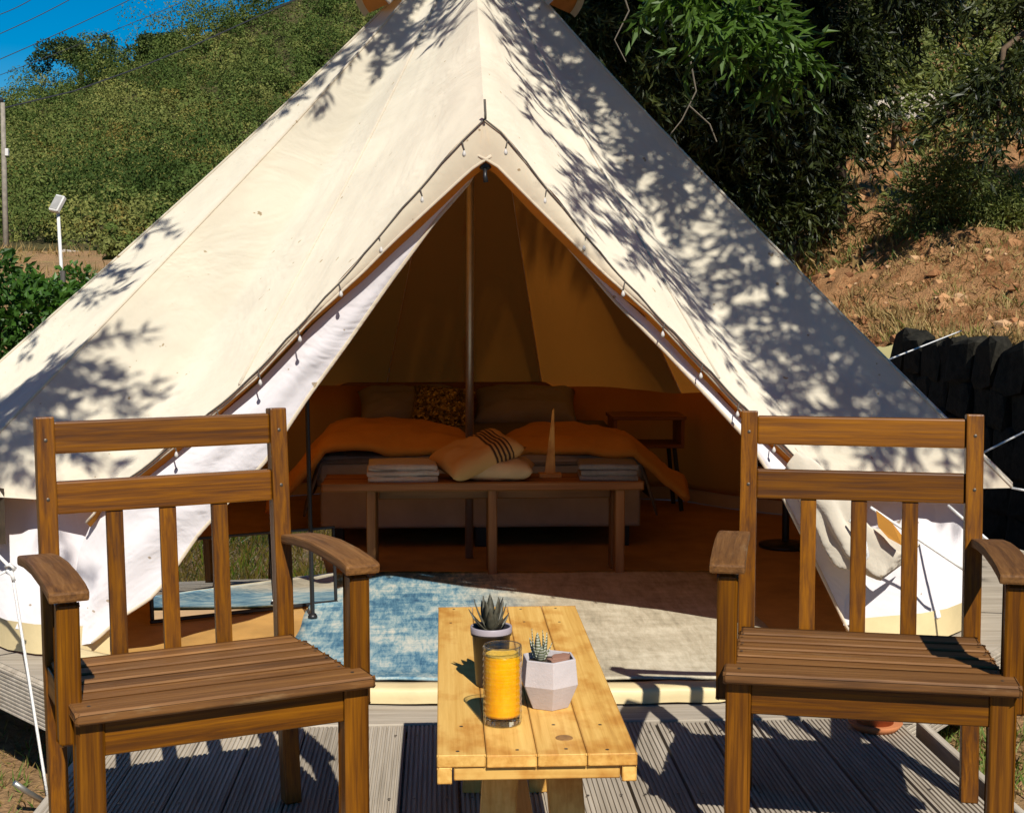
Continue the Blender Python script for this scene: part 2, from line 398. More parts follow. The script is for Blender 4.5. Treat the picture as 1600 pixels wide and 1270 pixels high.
def tree(name, label, trunk_pts, trunk_r, clumps, mat, n, L, W, seed, group=None, tw=None, limbs=(), cat_='tree'):
    rng = np.random.default_rng(seed); t = thing(name, label, cat_, trunk_pts[0], 0, group); o0 = np.array(trunk_pts[0])
    tp = [tuple(np.array(p) - o0) for p in trunk_pts]; k = len(tp)
    mb = MB().add(*tube(tp, [trunk_r * (1 - .6 * i / (k - 1)) for i in range(k)], 9))
    for lp, lr in limbs: mb.add(*tube([tuple(np.array(p) - o0) for p in lp], [lr * (1 - .75 * i / (len(lp) - 1)) for i in range(len(lp))], 6))
    mb.build('trunk', bark, t, True)
    pr = []
    for c, r, m in clumps:
        c = np.array(c) - o0
        if tw:
            C = blob(c, r, int(m), rng, .15); (v, f), d = twigs(C, rng, **tw); pr.append((v, f))
        else:
            P = blob(c, r, int(m), rng, .5); D = unit(P - c) + rng.normal(size=P.shape) * .8; pr.append(leaves(P, D, L, W, rng))
    V, F = cat(pr); obj('crown', V, F, mat, t); return t

# the tree that stands out on the skyline, and smaller neighbours
hz = lambda x, y: float(hill_h(x, y))
def sky_tree(px, py, y, r, label, seed, mat, name='skyline_tree'):
    x = y * (px - 690) / 2200; z0 = hz(x, y) + (.5 if r > 2.2 else -.4)
    cl = []; g = np.random.default_rng(seed)
    for i in range(14): cl.append(((x + g.normal() * r * .5, y + g.normal() * r * .4, z0 + r * (.55 + .65 * g.random())), (r * .42, r * .42, r * .36), 420))
    tree(name, label, [(x, y, z0 - .3), (x + .1, y, z0 + r * .5), (x, y, z0 + r)], r * .12, cl, mat, 0, .26 if y > 60 else .14, .17 if y > 60 else .07, seed)
sky_tree(145, 70, 128, 2.7, 'dark rounded tree standing proud on the hill skyline', 3, leaf_hill2)
sky_tree(255, 40, 127, 1.9, 'small dark bushy tree on the skyline uphill of the rounded tree', 4, leaf_hill2)
sky_tree(300, 30, 122, 2.0, 'olive rounded tree just below the skyline beside the canvas peak', 5, leaf_hill)
sky_tree(200, 365, 43, .62, 'dark round shrub low on the hillside beside the tent edge', 6, leaf_hill2, 'round_shrub')

# ------------------------------------------------------------------ right side: retaining wall, bank growth, shady trees
def stone_mesh(seed):
    g = np.random.default_rng(seed); bm = bmesh.new(); bmesh.ops.create_icosphere(bm, subdivisions=2, radius=1)
    ax = unit(g.normal(size=(7, 3))); am = g.uniform(.05, .16, 7)
    for v in bm.verts:
        p = np.array(v.co); q = np.sign(p) * np.abs(p) ** .45; q = q / max(1e-6, np.abs(q).max() ** .8) + g.normal(size=3) * .045
        q = q * (1 + sum(a * np.sin(3 * p @ k + i) for i, (a, k) in enumerate(zip(am, ax))) * .5); v.co = q * .5
    me = bpy.data.meshes.new('stone'); bm.to_mesh(me); bm.free(); me.materials.append(stone_m)
    return me
stones = [stone_mesh(i) for i in range(7)]
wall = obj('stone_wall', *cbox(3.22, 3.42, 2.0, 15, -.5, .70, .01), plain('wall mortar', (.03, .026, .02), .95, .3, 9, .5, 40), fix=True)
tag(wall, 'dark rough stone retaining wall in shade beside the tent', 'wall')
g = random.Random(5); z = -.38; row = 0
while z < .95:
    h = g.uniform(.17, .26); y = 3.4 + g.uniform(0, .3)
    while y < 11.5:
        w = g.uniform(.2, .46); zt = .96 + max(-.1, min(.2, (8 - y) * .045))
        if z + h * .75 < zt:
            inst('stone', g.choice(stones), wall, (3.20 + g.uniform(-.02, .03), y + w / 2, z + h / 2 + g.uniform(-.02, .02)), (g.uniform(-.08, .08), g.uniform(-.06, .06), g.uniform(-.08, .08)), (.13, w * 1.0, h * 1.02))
        y += w
    z += h * .93

rng = np.random.default_rng(21)
def blades(n, xr, yr, hf, L, W, rng, lean=.55, mask=None, clump=True):
    x = rng.uniform(*xr, n); y = rng.uniform(*yr, n)
    if clump: x += rng.normal(size=n) * .04
    if mask is not None: k = mask(x, y); x, y = x[k], y[k]; n = len(x)
    P = np.stack([x, y, hf(x, y) - .01], 1); D = rng.normal(size=(n, 3)) * lean; D[:, 2] = np.abs(D[:, 2]) + .6
    return leaves(P, D, L, W, rng)
V, F = cat([blades(24000, (3.35, 8), (6.5, 15), bank_h, .10, .011, rng, 1.0, lambda x, y: N2(x * 1.3 + 3, y * 1.3) + .5 * N3(x * 5, y * 5) > .74),
            blades(9000, (3.6, 14), (13, 30), bank_h, .22, .03, rng, .7, lambda x, y: N1(x * .6, y * .6) > .45),
            blades(2500, (3.35, 3.6), (4, 12), bank_h, .14, .012, rng, .8)])
tag(obj('dry_grass', V, F, straw), 'straw coloured dry grass and litter on the sunlit bank', 'dry grass', kind='stuff')
V, F = cat([blades(6000, (3.6, 9), (10.5, 17), bank_h, .12, .016, rng, .7, lambda x, y: N3(x * 1.3, y * 1.3 + 9) > .6)])
tag(obj('bank_grass', V, F, grass_m), 'green weeds growing on the upper bank', 'grass', kind='stuff')
rng = np.random.default_rng(33); bm = bmesh.new(); bmesh.ops.create_icosphere(bm, subdivisions=1, radius=.5); bv = np.array([v.co[:] for v in bm.verts]); bf = np.array([[v.index for v in f.verts] for f in bm.faces]); bm.free()
cp = []
for k in range(1300):
    x = 3.32 + 5 * rng.random() ** 1.2; y = rng.uniform(6.5, 15) if k < 1100 else rng.uniform(15, 27); x = x if y < 15 else rng.uniform(3.6, 12)
    sc = (.03 + .12 * rng.random() ** 3) * (1 if y < 15 else 2.2); cp.append((bv * (1 + rng.normal(size=bv.shape) * .22) * sc * [1, 1, .75] + [x, y, float(bank_h(x, y)) + sc * .02], bf))
V, F = cat(cp); clod = leafmat('earth clods', [(.1, (.13, .055, .025)), (.4, (.34, .16, .07)), (.65, (.46, .25, .115)), (.92, (.50, .34, .20))], .0, .95, 1.5, spec=.1)
tag(obj('earth_clods', V, F, clod), 'loose orange clods and stones scattered over the bank', 'clods', kind='stuff')
# pale stones lying on the bank
rock_meshes = []
for i in range(4):
    me = stones[i].copy(); me.materials.clear(); me.materials.append(rock_m); rock_meshes.append(me)
rl = [('pale flat boulder on the slope between the dark trees', 5.0, 19.5, 1.1, .5), ('smaller pale boulder below the flat one on the slope', 5.9, 20.5, .8, .4), ('pale rock at the right end of the upper slope', 7.4, 22.5, 1.2, .6)]
for i, (lb, x, y, s, h) in enumerate(rl):
    tag(inst('boulder', rock_meshes[i % 4], None, (x, y, float(bank_h(x, y)) + .05), (0, .1, i * 1.3), (s, s * .7, h)), lb, 'rock')
for lb, x, y, s in (('pale rock on the bare slope left of the tent edge', -9.0, 41.5, .55), ('larger grey rock among dry grass at the foot of the hill', -8.0, 40.6, .8), ('low pale rock behind the lamp post', -10.6, 41.0, .6)):
    tag(inst('boulder', rock_meshes[int(s * 10) % 4], None, (x, y, float(hill_h(x, y)) - .02), (0, .1, s), (s, s * .8, s * .5)), lb, 'rock')

TW = dict(tl=.55, nl=30, L=.13, W=.028, droop=.7, spread=.6)
bz = lambda x, y: float(bank_h(x, y))
def ring(n, cx, cy, z0, z1, rx, ry, m, seed, s=(.7, .7, .6)):
    g = np.random.default_rng(seed); return [((cx + g.uniform(-rx, rx), cy + g.uniform(-ry, ry), g.uniform(z0, z1)), s, m) for _ in range(n)]
# low skirts hang into view, the upper canopy (above the frame) shades them
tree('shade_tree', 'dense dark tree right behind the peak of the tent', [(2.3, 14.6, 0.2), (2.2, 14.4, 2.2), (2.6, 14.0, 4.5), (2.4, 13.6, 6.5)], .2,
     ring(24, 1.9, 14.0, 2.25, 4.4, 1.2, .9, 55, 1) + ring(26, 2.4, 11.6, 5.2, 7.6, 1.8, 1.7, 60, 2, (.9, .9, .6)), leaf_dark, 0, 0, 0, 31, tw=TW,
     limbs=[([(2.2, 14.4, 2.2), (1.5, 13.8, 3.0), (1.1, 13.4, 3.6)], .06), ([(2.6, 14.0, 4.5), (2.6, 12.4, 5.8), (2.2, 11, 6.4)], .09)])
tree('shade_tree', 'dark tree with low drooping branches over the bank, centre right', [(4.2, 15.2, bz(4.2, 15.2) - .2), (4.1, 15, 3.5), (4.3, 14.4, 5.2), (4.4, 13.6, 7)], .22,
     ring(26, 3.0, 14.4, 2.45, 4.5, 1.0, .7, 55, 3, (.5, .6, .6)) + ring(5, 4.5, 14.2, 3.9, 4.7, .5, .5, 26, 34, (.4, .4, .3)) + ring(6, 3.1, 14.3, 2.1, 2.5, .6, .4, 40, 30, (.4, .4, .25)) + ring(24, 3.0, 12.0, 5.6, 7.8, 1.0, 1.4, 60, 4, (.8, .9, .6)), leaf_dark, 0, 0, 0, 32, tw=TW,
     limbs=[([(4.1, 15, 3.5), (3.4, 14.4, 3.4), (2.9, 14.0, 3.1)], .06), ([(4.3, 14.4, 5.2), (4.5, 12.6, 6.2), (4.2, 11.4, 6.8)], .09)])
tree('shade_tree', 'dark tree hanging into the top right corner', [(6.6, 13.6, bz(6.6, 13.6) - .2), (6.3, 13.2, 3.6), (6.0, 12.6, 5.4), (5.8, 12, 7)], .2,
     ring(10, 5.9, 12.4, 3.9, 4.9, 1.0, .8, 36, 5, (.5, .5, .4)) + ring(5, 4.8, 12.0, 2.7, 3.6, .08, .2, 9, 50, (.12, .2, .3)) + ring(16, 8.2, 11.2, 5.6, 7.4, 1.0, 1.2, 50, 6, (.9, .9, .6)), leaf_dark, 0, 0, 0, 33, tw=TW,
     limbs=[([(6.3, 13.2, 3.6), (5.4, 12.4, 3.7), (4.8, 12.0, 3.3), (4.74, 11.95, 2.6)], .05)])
tree('leafy_shrub', 'rounded olive green shrub in sun on the bank under the dark trees', [(4.72, 13.1, bz(4.72, 13.1) - .1), (4.72, 13.1, bz(4.72, 13.1) + .5)], .05,
     [((4.72 + dx, 13.0 + dy, bz(4.7, 13.0) + dz), (.34, .34, .3), 1000) for dx, dy, dz in ((0, 0, .35), (-.3, .05, .2), (.32, 0, .25), (.1, -.15, .5), (-.15, -.1, .45), (.5, .1, .1))], leaf_shrub, 0, .07, .018, 41, cat_='shrub')
tree('leafy_shrub', 'low bright green shrub at the right edge of the bank', [(5.5, 13.0, bz(5.5, 13.0) - .1), (5.5, 13.0, bz(5.5, 13.0) + .3)], .04,
     [((5.5 + dx, 12.8 + dy, bz(5.5, 12.8) + dz), (.3, .3, .22), 700) for dx, dy, dz in ((0, 0, .2), (-.3, .05, .1), (.32, 0, .15), (0, .3, .35))], leaf_shrub, 0, .07, .018, 42, cat_='shrub')
for i, (lb, x, y, s) in enumerate((('yellow green bush far up the slope at the top right', 7.4, 20.5, 1.9), ('sunlit yellow green bush seen through the gap below the top right corner', 5.9, 18.2, 1.7), ('pale olive bush on the far slope behind the drooping branches', 5.6, 23, 1.5), ('broad bush on the far slope behind the centre right tree', 4.1, 21, 1.6), ('hazel coloured bush highest on the far slope', 8.5, 25, 2.0))):
    z0 = bz(x, y); gg = np.random.default_rng(60 + i)
    tree('leafy_shrub', lb, [(x, y, z0 - .1), (x, y, z0 + s * .5)], .08, [((x + gg.normal() * s * .5, y + gg.normal() * .4, z0 + s * gg.uniform(.2, .9)), (s * .4, s * .4, s * .35), 500) for _ in range(8)], leaf_shrub, 0, .14, .05, 50 + i, cat_='shrub')

# the big tree above: its trunk stands outside the picture, its boughs dapple the roof; one sunlit bough hangs into view
SD = -np.array(SUN); APEX = np.array((.15, 6.53, 2.92))
def roofpt(px_target): return np.array(px_target, float)
rng = np.random.default_rng(77)
targets = []
A0 = np.array((.14, 4.4, 1.79)); BR0 = np.array((1.29, 4.70, .62)); ER = np.array((2.55, 6.0, .58)); CR = np.array((1.95, 4.95, .58))
def tri(a, b, c, n, pw=1.0):
    u = rng.random(n) ** pw; v = rng.random(n); return a + (b - a) * u[:, None] + (c - b) * (u * v)[:, None]
TR = tri(APEX, BR0 * .42 + CR * .58, ER + [.1, .3, 0], 900, .6)                           # right face, away from the door edge
TR2 = tri(APEX, A0 * .8 + CR * .2, CR, 150, .55)
TLt = APEX + (np.array((-.9, 4.9, .9)) - APEX) * rng.uniform(.16, .40, 26)[:, None] + rng.normal(size=(26, 3)) * [.12, .12, .05]
TLb = tri(np.array((-1.35, 5.1, .95)), np.array((-2.2, 5.4, .55)), np.array((-1.5, 4.6, .5)), 80, .8)
TLe = np.array((-1.1, 6.2, 1.75)) + (np.array((-1.75, 5.9, 1.1)) - np.array((-1.1, 6.2, 1.75))) * rng.random(10)[:, None]
TG = np.concatenate([TR, TR2, TLt, TLb, TLe])
m = np.concatenate([N1(TR[:, 0] * 3.0, TR[:, 1] * 3.0 + TR[:, 2]) > .34, N2(TR2[:, 0] * 2.6, TR2[:, 2] * 2.6) > .45, np.ones(26, bool), np.ones(80, bool), np.ones(10, bool)])
TG = TG[m]
TT = np.full(len(TG), 1.3)                       # how far above the roof each twig hangs: clear of the picture's top edge
for it in range(60):
    Q = TG + SD * (TT / SD[2])[:, None]; TT += .05 * ((Q[:, 2] - .75 - 1.27) / np.maximum(Q[:, 1], .3) < .215)
TT += rng.uniform(.0, .7, len(TG))
CL = TG + SD * (TT / SD[2])[:, None] + np.array([0, 0, .2])
ov = thing('overhanging_tree', 'tall tree whose sunlit leafy bough hangs down right of the tent peak', 'tree', (4.9, 3.2, -.4))
o0 = np.array((4.9, 3.2, -.4))
mb = MB(); mb.add(*tube([(0, 0, 0), (-.1, 0, 1.8), (-.4, -.2, 3.6), (-.9, -.5, 5.2), (-1.5, -.7, 6.2)], [.24, .2, .16, .12, .08], 10))
for e in ((-1.9, -.2, 4.4), (-2.3, .5, 4.3), (-2.8, .2, 5.0)):
    e = np.array(e); s = np.array((-.6, -.3, 4.2)); mid = (s + e) / 2 + [0, 0, .5]; mb.add(*tube([s, mid, e], [.07, .03, .008], 6))
(v1, f1), d1 = twigs(CL - o0, rng, tl=.42, nl=36, L=.085, W=.022, droop=.30, spread=.5)
st = twig_stems(CL - o0, d1, .5, .004); mb.add(st.V, st.F)
bough = [(4.9, 3.6, 4.6), (3.6, 6.0, 4.6), (2.5, 8.2, 3.9), (2.0, 9.0, 3.2), (2.05, 9.05, 2.75)]
mb.add(*tube([np.array(p) - o0 for p in bough], [.07, .05, .03, .016, .006], 6)); mb.build('trunk', bark, ov, True, fix=False)
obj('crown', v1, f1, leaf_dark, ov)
C2 = np.concatenate([blob((1.85, 9.0, 3.0), (.34, .3, .26), 44, rng, .1), blob((2.1, 9.05, 2.85), (.22, .2, .18), 20, rng, .1), blob((1.55, 9.05, 3.15), (.25, .2, .15), 16, rng, .1), blob((2.25, 9.1, 2.72), (.1, .1, .1), 6, rng, .1)])
(v2, f2), d2 = twigs(C2 - o0, rng, tl=.3, nl=16, L=.13, W=.036, droop=.5, spread=.6)
b2 = obj('leafy_bough', v2, f2, leaf_green, ov); b2['label'] = 'bright green sunlit bough hanging right of the tent peak'
# bare grey twigs hanging in front of the dark tree
tw_ = MB()
for p in (((1.75, 10, 2.9), (1.8, 10, 2.65), (1.7, 10, 2.45), (1.58, 10, 2.3)), ((1.75, 10, 2.55), (1.9, 10, 2.42), (1.95, 10, 2.3)), ((1.25, 10, 3.4), (1.32, 10, 3.2), (1.22, 10, 3.0), (1.3, 10, 2.85))):
    tw_.add(*tube([np.array(q) - o0 for q in p], [.006, .005, .004, .003][:len(p)], 4, False))
bt = tw_.build('bare_twigs', plain('pale twig bark', (.17, .14, .10), .8), ov)

# ------------------------------------------------------------------ left side: hedge, lamp, utility pole, cables
rng = np.random.default_rng(90)
tree('leafy_bush', 'bright green broad leaved bush at the left edge behind the tent', [(-3.5, 12.0, -.4), (-3.5, 12.0, .4), (-3.55, 12, 1.0)], .06,
     [((-3.75 + dx, 12 + dy, dz), (.42, .42, .36), 620) for dx, dy, dz in ((0, 0, 1.25), (.25, 0, 1.05), (.5, .1, .98), (-.4, 0, 1.1), (0, -.2, .8), (.35, -.1, .6), (-.5, 0, .5), (.7, .1, .75), (-.1, -.3, .3), (.5, -.1, .2), (-.9, .1, .9), (-1.3, 0, .8), (-1.2, 0, .3))], leaf_bush, 0, .085, .05, 91, cat_='bush')
tree('leafy_bush', 'smaller green bush around the foot of the lamp post', [(-6.4, 24.0, .7), (-6.4, 24, 1.2)], .05,
     [((-6.3 + dx, 24 + dy, .85 + dz), (.4, .4, .32), 420) for dx, dy, dz in ((0, 0, .2), (.45, 0, .25), (-.5, 0, .3), (.2, -.2, .5), (.8, 0, -.05))], leaf_bush, 0, .12, .07, 92, cat_='bush')
fp = thing('fence_post', 'dark thin fence post with wire rising behind the green bush', 'post', (-3.32, 12.6, -.3))
obj('post', *tube([(0, 0, 0), (0, 0, 1.72)], .022, 8), plain('weathered post', (.09, .08, .07), .8), fp, fix=True)
MB().add(*tube([(-1.6, 0, 1.0), (.6, 0, 1.0)], .004, 5)).add(*tube([(-1.6, 0, .8), (.6, 0, .8)], .004, 5)).add(*tube([(-1.6, 0, .6), (.6, 0, .6)], .004, 5)).build('wire', black_m, fp)
lz = .7
lamp = thing('street_lamp', 'white solar street lamp with tilted panel at the foot of the hill', 'street lamp', (-6.62, 25, lz - .4))
white_m = plain('white painted metal', (.62, .60, .56), .5)
obj('post', *tube([(0, 0, 0), (.02, 0, 1.0), (-.02, 0, 2.3)], [.035, .032, .028], 10), white_m, lamp, True, True)
hd = MB(); Vh, Fh = cbox(-.09, .09, -.05, .05, -.16, .16, .015); Mh = Euler((R(-30), R(12), R(-20))).to_matrix()
hd.add([tuple(Mh @ Vector(v) + Vector((-.02, -.02, 2.42))) for v in Vh], Fh).build('lamp_head', white_m, lamp)
Vh, Fh = cbox(-.07, .07, -.058, -.051, -.13, .13, .002)
MB().add([tuple(Mh @ Vector(v) + Vector((-.02, -.02, 2.42))) for v in Vh], Fh).build('panel', plain('grey lamp panel', (.30, .29, .27), .3), lamp)
up = thing('utility_pole', 'weathered wooden utility pole at the left edge of the picture', 'pole', (-12.08, 40, 1.6))
obj('post', *tube([(0, 0, 0), (.03, 0, 4.75)], [.085, .06], 10), plain('grey pole wood', (.23, .2, .16), .9, .3), up, True, True)
box('fuse_box', (.07, .16, -.08, .05, 3.3, 3.5), white_m, up, .01); obj('insulator', *lathe([(.0, 4.75), (.05, 4.76), (.06, 4.82), (.03, 4.88), (0, 4.9)], 10), black_m, up)
cab = plain('cable', (.03, .03, .035), .6)
def cable(a, b, label, rad=.018, sag=.25):
    a = Vector(a); b = Vector(b); e = a + (b - a) * 2.0; s = a - (b - a) * .8
    pts = [s.lerp(e, i / 14) - Vector((0, 0, sag * math.sin(math.pi * i / 14))) for i in range(15)]
    tag(obj('power_cable', *tube(pts, rad, 5), cab, fix=True), label, 'cable', 'power cables over the hill')
cable((-18.074, 60, 12.66), (-16.76, 60, 13.32), 'highest power cable cutting the corner of the blue sky')
cable((-18.097, 60, 11.88), (-15.204, 60, 13.33), 'second power cable from the top left corner in the sky')
cable((-18.128, 60, 10.85), (-12.73, 60, 13.36), 'third power cable from the corner, longest in the blue sky')
cable((-18.751, 62, 10.5), (-10.858, 62, 13.7), 'lowest of the cables in the sky, skimming the hill crest', .014)
pts = [(-12.05, 40, 6.2), (-10.6, 42, 6.95), (-9.189, 44, 7.916), (-7.7, 46, 9.0), (-6.317, 48, 10.115), (-3, 53, 12.8)]
tag(obj('power_cable', *tube(pts, .02, 5), cab, fix=True), 'dark cable rising from the utility pole across the green hillside', 'cable', 'power cables over the hill')

# ------------------------------------------------------------------ deck and platform
deck = obj('deck', *cbox(-.95, 1.32, 1.9, 4.0, -.12, -.03, .004), deck_wood[0], fix=True); struct(deck, 'grey weathered timber deck in front of the tent')
def groove_board(w, L, th=.026, n=11, axis='y'):
    prof = [(-w / 2, -th)]; p = w / n
    for i in range(n):
        x = -w / 2 + i * p
        prof += [(x + p * .06, 0), (x + p * .56, 0), (x + p * .66, -.0045), (x + p * .94, -.0045)]
    prof += [(w / 2, -.004), (w / 2, -th)]
    k = len(prof); V = [(x, -L / 2, z) for x, z in prof] + [(x, L / 2, z) for x, z in prof]
    F = [(i, (i + 1) % k, k + (i + 1) % k, k + i) for i in range(k)] + [tuple(range(k)), tuple(range(2 * k - 1, k - 1, -1))]
    return V, F
gb = mesh('plank', *groove_board(.139, 2.12), deck_wood[1], fix=True)
for i in range(16): inst('plank', gb, deck, (-.905 + i * .1455, 2.965 + random.uniform(-.004, .004), random.uniform(-.002, .001)), (0, 0, random.uniform(-.001, .001)))
dsc = mesh('screw', *lathe([(0, .0006), (.0035, .0005), (.0045, 0)], 8), plain('deck screw', (.16, .14, .12), .4, metal=.7), True)
for i in range(16):
    for dx in (-.042, .042): inst('screw', dsc, deck, (-.905 + i * .1455 + dx, 3.93, .0015)); inst('screw', dsc, deck, (-.905 + i * .1455 + dx, 3.43, .0015))
for x0, x1 in ((-1.02, .28), (.286, 1.40)): box('cross_plank', (x0, x1, 4.034, 4.172, -.026, .0015), deck_wood[0], deck, .004)
box('edge_board', (1.401, 1.425, 1.9, 4.02, -.14, -.006), deck_wood[1], deck); box('edge_board', (-1.004, -.98, 1.9, 4.02, -.14, -.006), deck_wood[1], deck)
for x in (-.9, .2, 1.25):
    for y in (2.0, 3.7): box('deck_post', (x - .04, x + .04, y - .04, y + .04, -.6, -.12), deck_wood[2], deck)
plat_poly = [(-.96, 4.178), (1.40, 4.178), (2.3, 5.2), (2.85, 6.4), (2.6, 7.9), (1.4, 9.1), (-.9, 9.1), (-2.2, 8.1), (-2.55, 6.7), (-2.05, 5.42)]
n = len(plat_poly)
plat = obj('platform', [(x, y, -.004) for x, y in plat_poly] + [(x, y, -.1) for x, y in plat_poly], [tuple(range(n)), tuple(range(2 * n - 1, n - 1, -1))] + [(i, n + i, n + (i + 1) % n, (i + 1) % n) for i in range(n)], deck_wood[0], fix=True)
struct(plat, 'timber platform carrying the tent')
for i in range(n):
    if i == 0: continue
    a = Vector((*plat_poly[i], 0)); b = Vector((*plat_poly[(i + 1) % n], 0)); L = (b - a).length; d = (b - a).normalized()
    V, F = groove_board(.145, L); M = Matrix((Vector((0, 0, 1)), d, d.cross(Vector((0, 0, -1))) * -1)).transposed()
    out = Vector((d.y, -d.x, 0)); cen = (a + b) / 2 + out * .028 + Vector((0, 0, -.078))
    M = Matrix((Vector((0, 0, 1)), d, out)).transposed()
    obj('fascia_board', [tuple(M @ Vector(v) + cen) for v in V], F, deck_wood[0 if abs(d.x) > .7 else 1], plat, fix=True)
for x, y in ((-1.3, 4.9), (1.7, 4.9), (-2.2, 6.5), (2.5, 6.5), (0, 5), (0, 8.5)): box('platform_post', (x - .05, x + .05, y - .05, y + .05, -.7, -.1), deck_wood[2], plat)

rng = np.random.default_rng(55)
V, F = cat([blades(9000, (1.42, 3.1), (2.2, 6.5), land_h, .10, .008, rng, .6, lambda x, y: (N2(x * 2.2, y * 2.2) > .33)), blades(3500, (-3.2, -1.1), (3.4, 8.5), land_h, .07, .007, rng, .8, lambda x, y: (N2(x * 2, y * 2) > .55)),
            blades(16000, (-2, 8), (-9, 1.6), land_h, .30, .016, rng, .6, lambda x, y: N1(x * 1.5, y * 1.5) > .45)])
tag(obj('lawn_grass', V, F, grass_m), 'patchy short green grass beside the deck', 'grass', kind='stuff')
V, F = cat([blades(5000, (1.42, 3.15), (2.2, 6.5), land_h, .08, .007, rng, 1.0, lambda x, y: N3(x * 2.2, y * 2.2) > .4), blades(5000, (-3.2, -1.05), (3.4, 9), land_h, .06, .006, rng, 1.2), blades(20000, (-3, 9), (-9, 1.6), land_h, .34, .014, rng, .7), blades(7000, (-12, -2.5), (13, 40), land_h, .35, .03, rng, .8, lambda x, y: N3(x * .5, y * .5) > .35)])
tag(obj('dry_grass', V, F, straw), 'dry straw grass on the earth around the deck', 'dry grass', kind='stuff')

# ------------------------------------------------------------------ bell tent
CX, CY = .15, 6.53; T = Vector((CX, CY, 2.92))
tent = thing('bell_tent', 'large cream canvas bell tent with its door flaps tied open', 'tent', (CX, CY, 0))
SL = [(.135, 4.4, 1.791), (.072, 4.4, 1.736), (-.053, 4.41, 1.596), (-.167, 4.42, 1.468), (-.266, 4.44, 1.35), (-.385, 4.46, 1.224), (-.511, 4.5, 1.092), (-.621, 4.54, .98), (-.745, 4.58, .878), (-.913, 4.64, .741), (-1.027, 4.68, .654), (-1.173, 4.75, .55)]
SR = [(.135, 4.4, 1.791), (.19, 4.4, 1.753), (.294, 4.41, 1.627), (.411, 4.42, 1.489), (.525, 4.44, 1.356), (.761, 4.5, 1.116), (1.033, 4.6, .847), (1.283, 4.7, .629), (1.40, 4.74, .54)]
def off(V): return [tuple(Vector(v) - Vector((CX, CY, 0))) for v in V]
def tpart(name, VF, mat, smooth=True, parent=tent, fix=False):
    V, F = VF; return obj(name, off(V), F, mat, parent, smooth, fix)
def eave(phi, side):
    """phi in degrees from the door towards the back; guy points pull the edge out"""
    k = (phi - 48) / 24; s = abs(math.sin(math.pi * k)) if phi > 48 else 0
    r = 2.51 - .10 * s; z = .565 + .03 * s
    if phi < 48: q = (48 - phi) / 11.0; r = 2.51 - .30 * q ** .7; z = .565 - .015 * q
    if side > 0 and phi > 48: r -= .27 * min(1, max(0, phi - 50) / 22) * (1 if phi < 150 else max(0, 1 - (phi - 150) / 30))
    a = R(phi) * side; return Vector((CX + r * math.sin(a), CY - r * math.cos(a), z))
def curve_pts(P, m): return [pline(P, i / m) for i in range(m + 1)]
def roof_panel(G, sag=.03):
    m = len(G) - 1; ns = 26; V = []; F = []
    cen = Vector((CX, CY, 1.0))
    for i, gpt in enumerate(G):
        gpt = Vector(gpt)
        for j in range(ns + 1):
            s = .03 + .97 * j / ns; p = T.lerp(gpt, s); inw = (cen - p); inw.z *= .6; inw.normalize()
            u = i / m; d = sag * math.sin(math.pi * u) * math.sin(math.pi * min(1, s * 1.02)) + .035 * math.sin(math.pi * s)
            d += (.014 * s * (float(N1(i * .45 + gpt.x * 3, j * .05 + 7)) - .5) + .016 * (float(N2(i * .12 + gpt.z * 5, j * .35)) - .5) * math.sin(math.pi * s)) * min(1, 4 * u, 4 * (1 - u))
            w_ = math.exp(-(p - Vector((.135, 4.4, 1.79))).length / .40); d += .010 * w_ * math.sin(u * 34 + .5) * min(1, 5 * u)
            V.append(p + inw * d)
    for i in range(m):
        for j in range(ns): a = i * (ns + 1) + j; F.append((a, a + 1, a + ns + 2, a + ns + 1))
    f = F[len(F) // 2]; nrm = (V[f[1]] - V[f[0]]).cross(V[f[3]] - V[f[0]])
    if nrm.dot(V[f[0]] - cen) < 0: F = [q[::-1] for q in F]
    return V, F
def seam(g, name='seam'):
    V, F = roof_panel([Vector(g), Vector(g)], 0); pts = [Vector(v) + Vector((0, 0, .004)) for v in V[:27]]
    return tpart(name, tube(pts, .0055, 5), canvas, True)
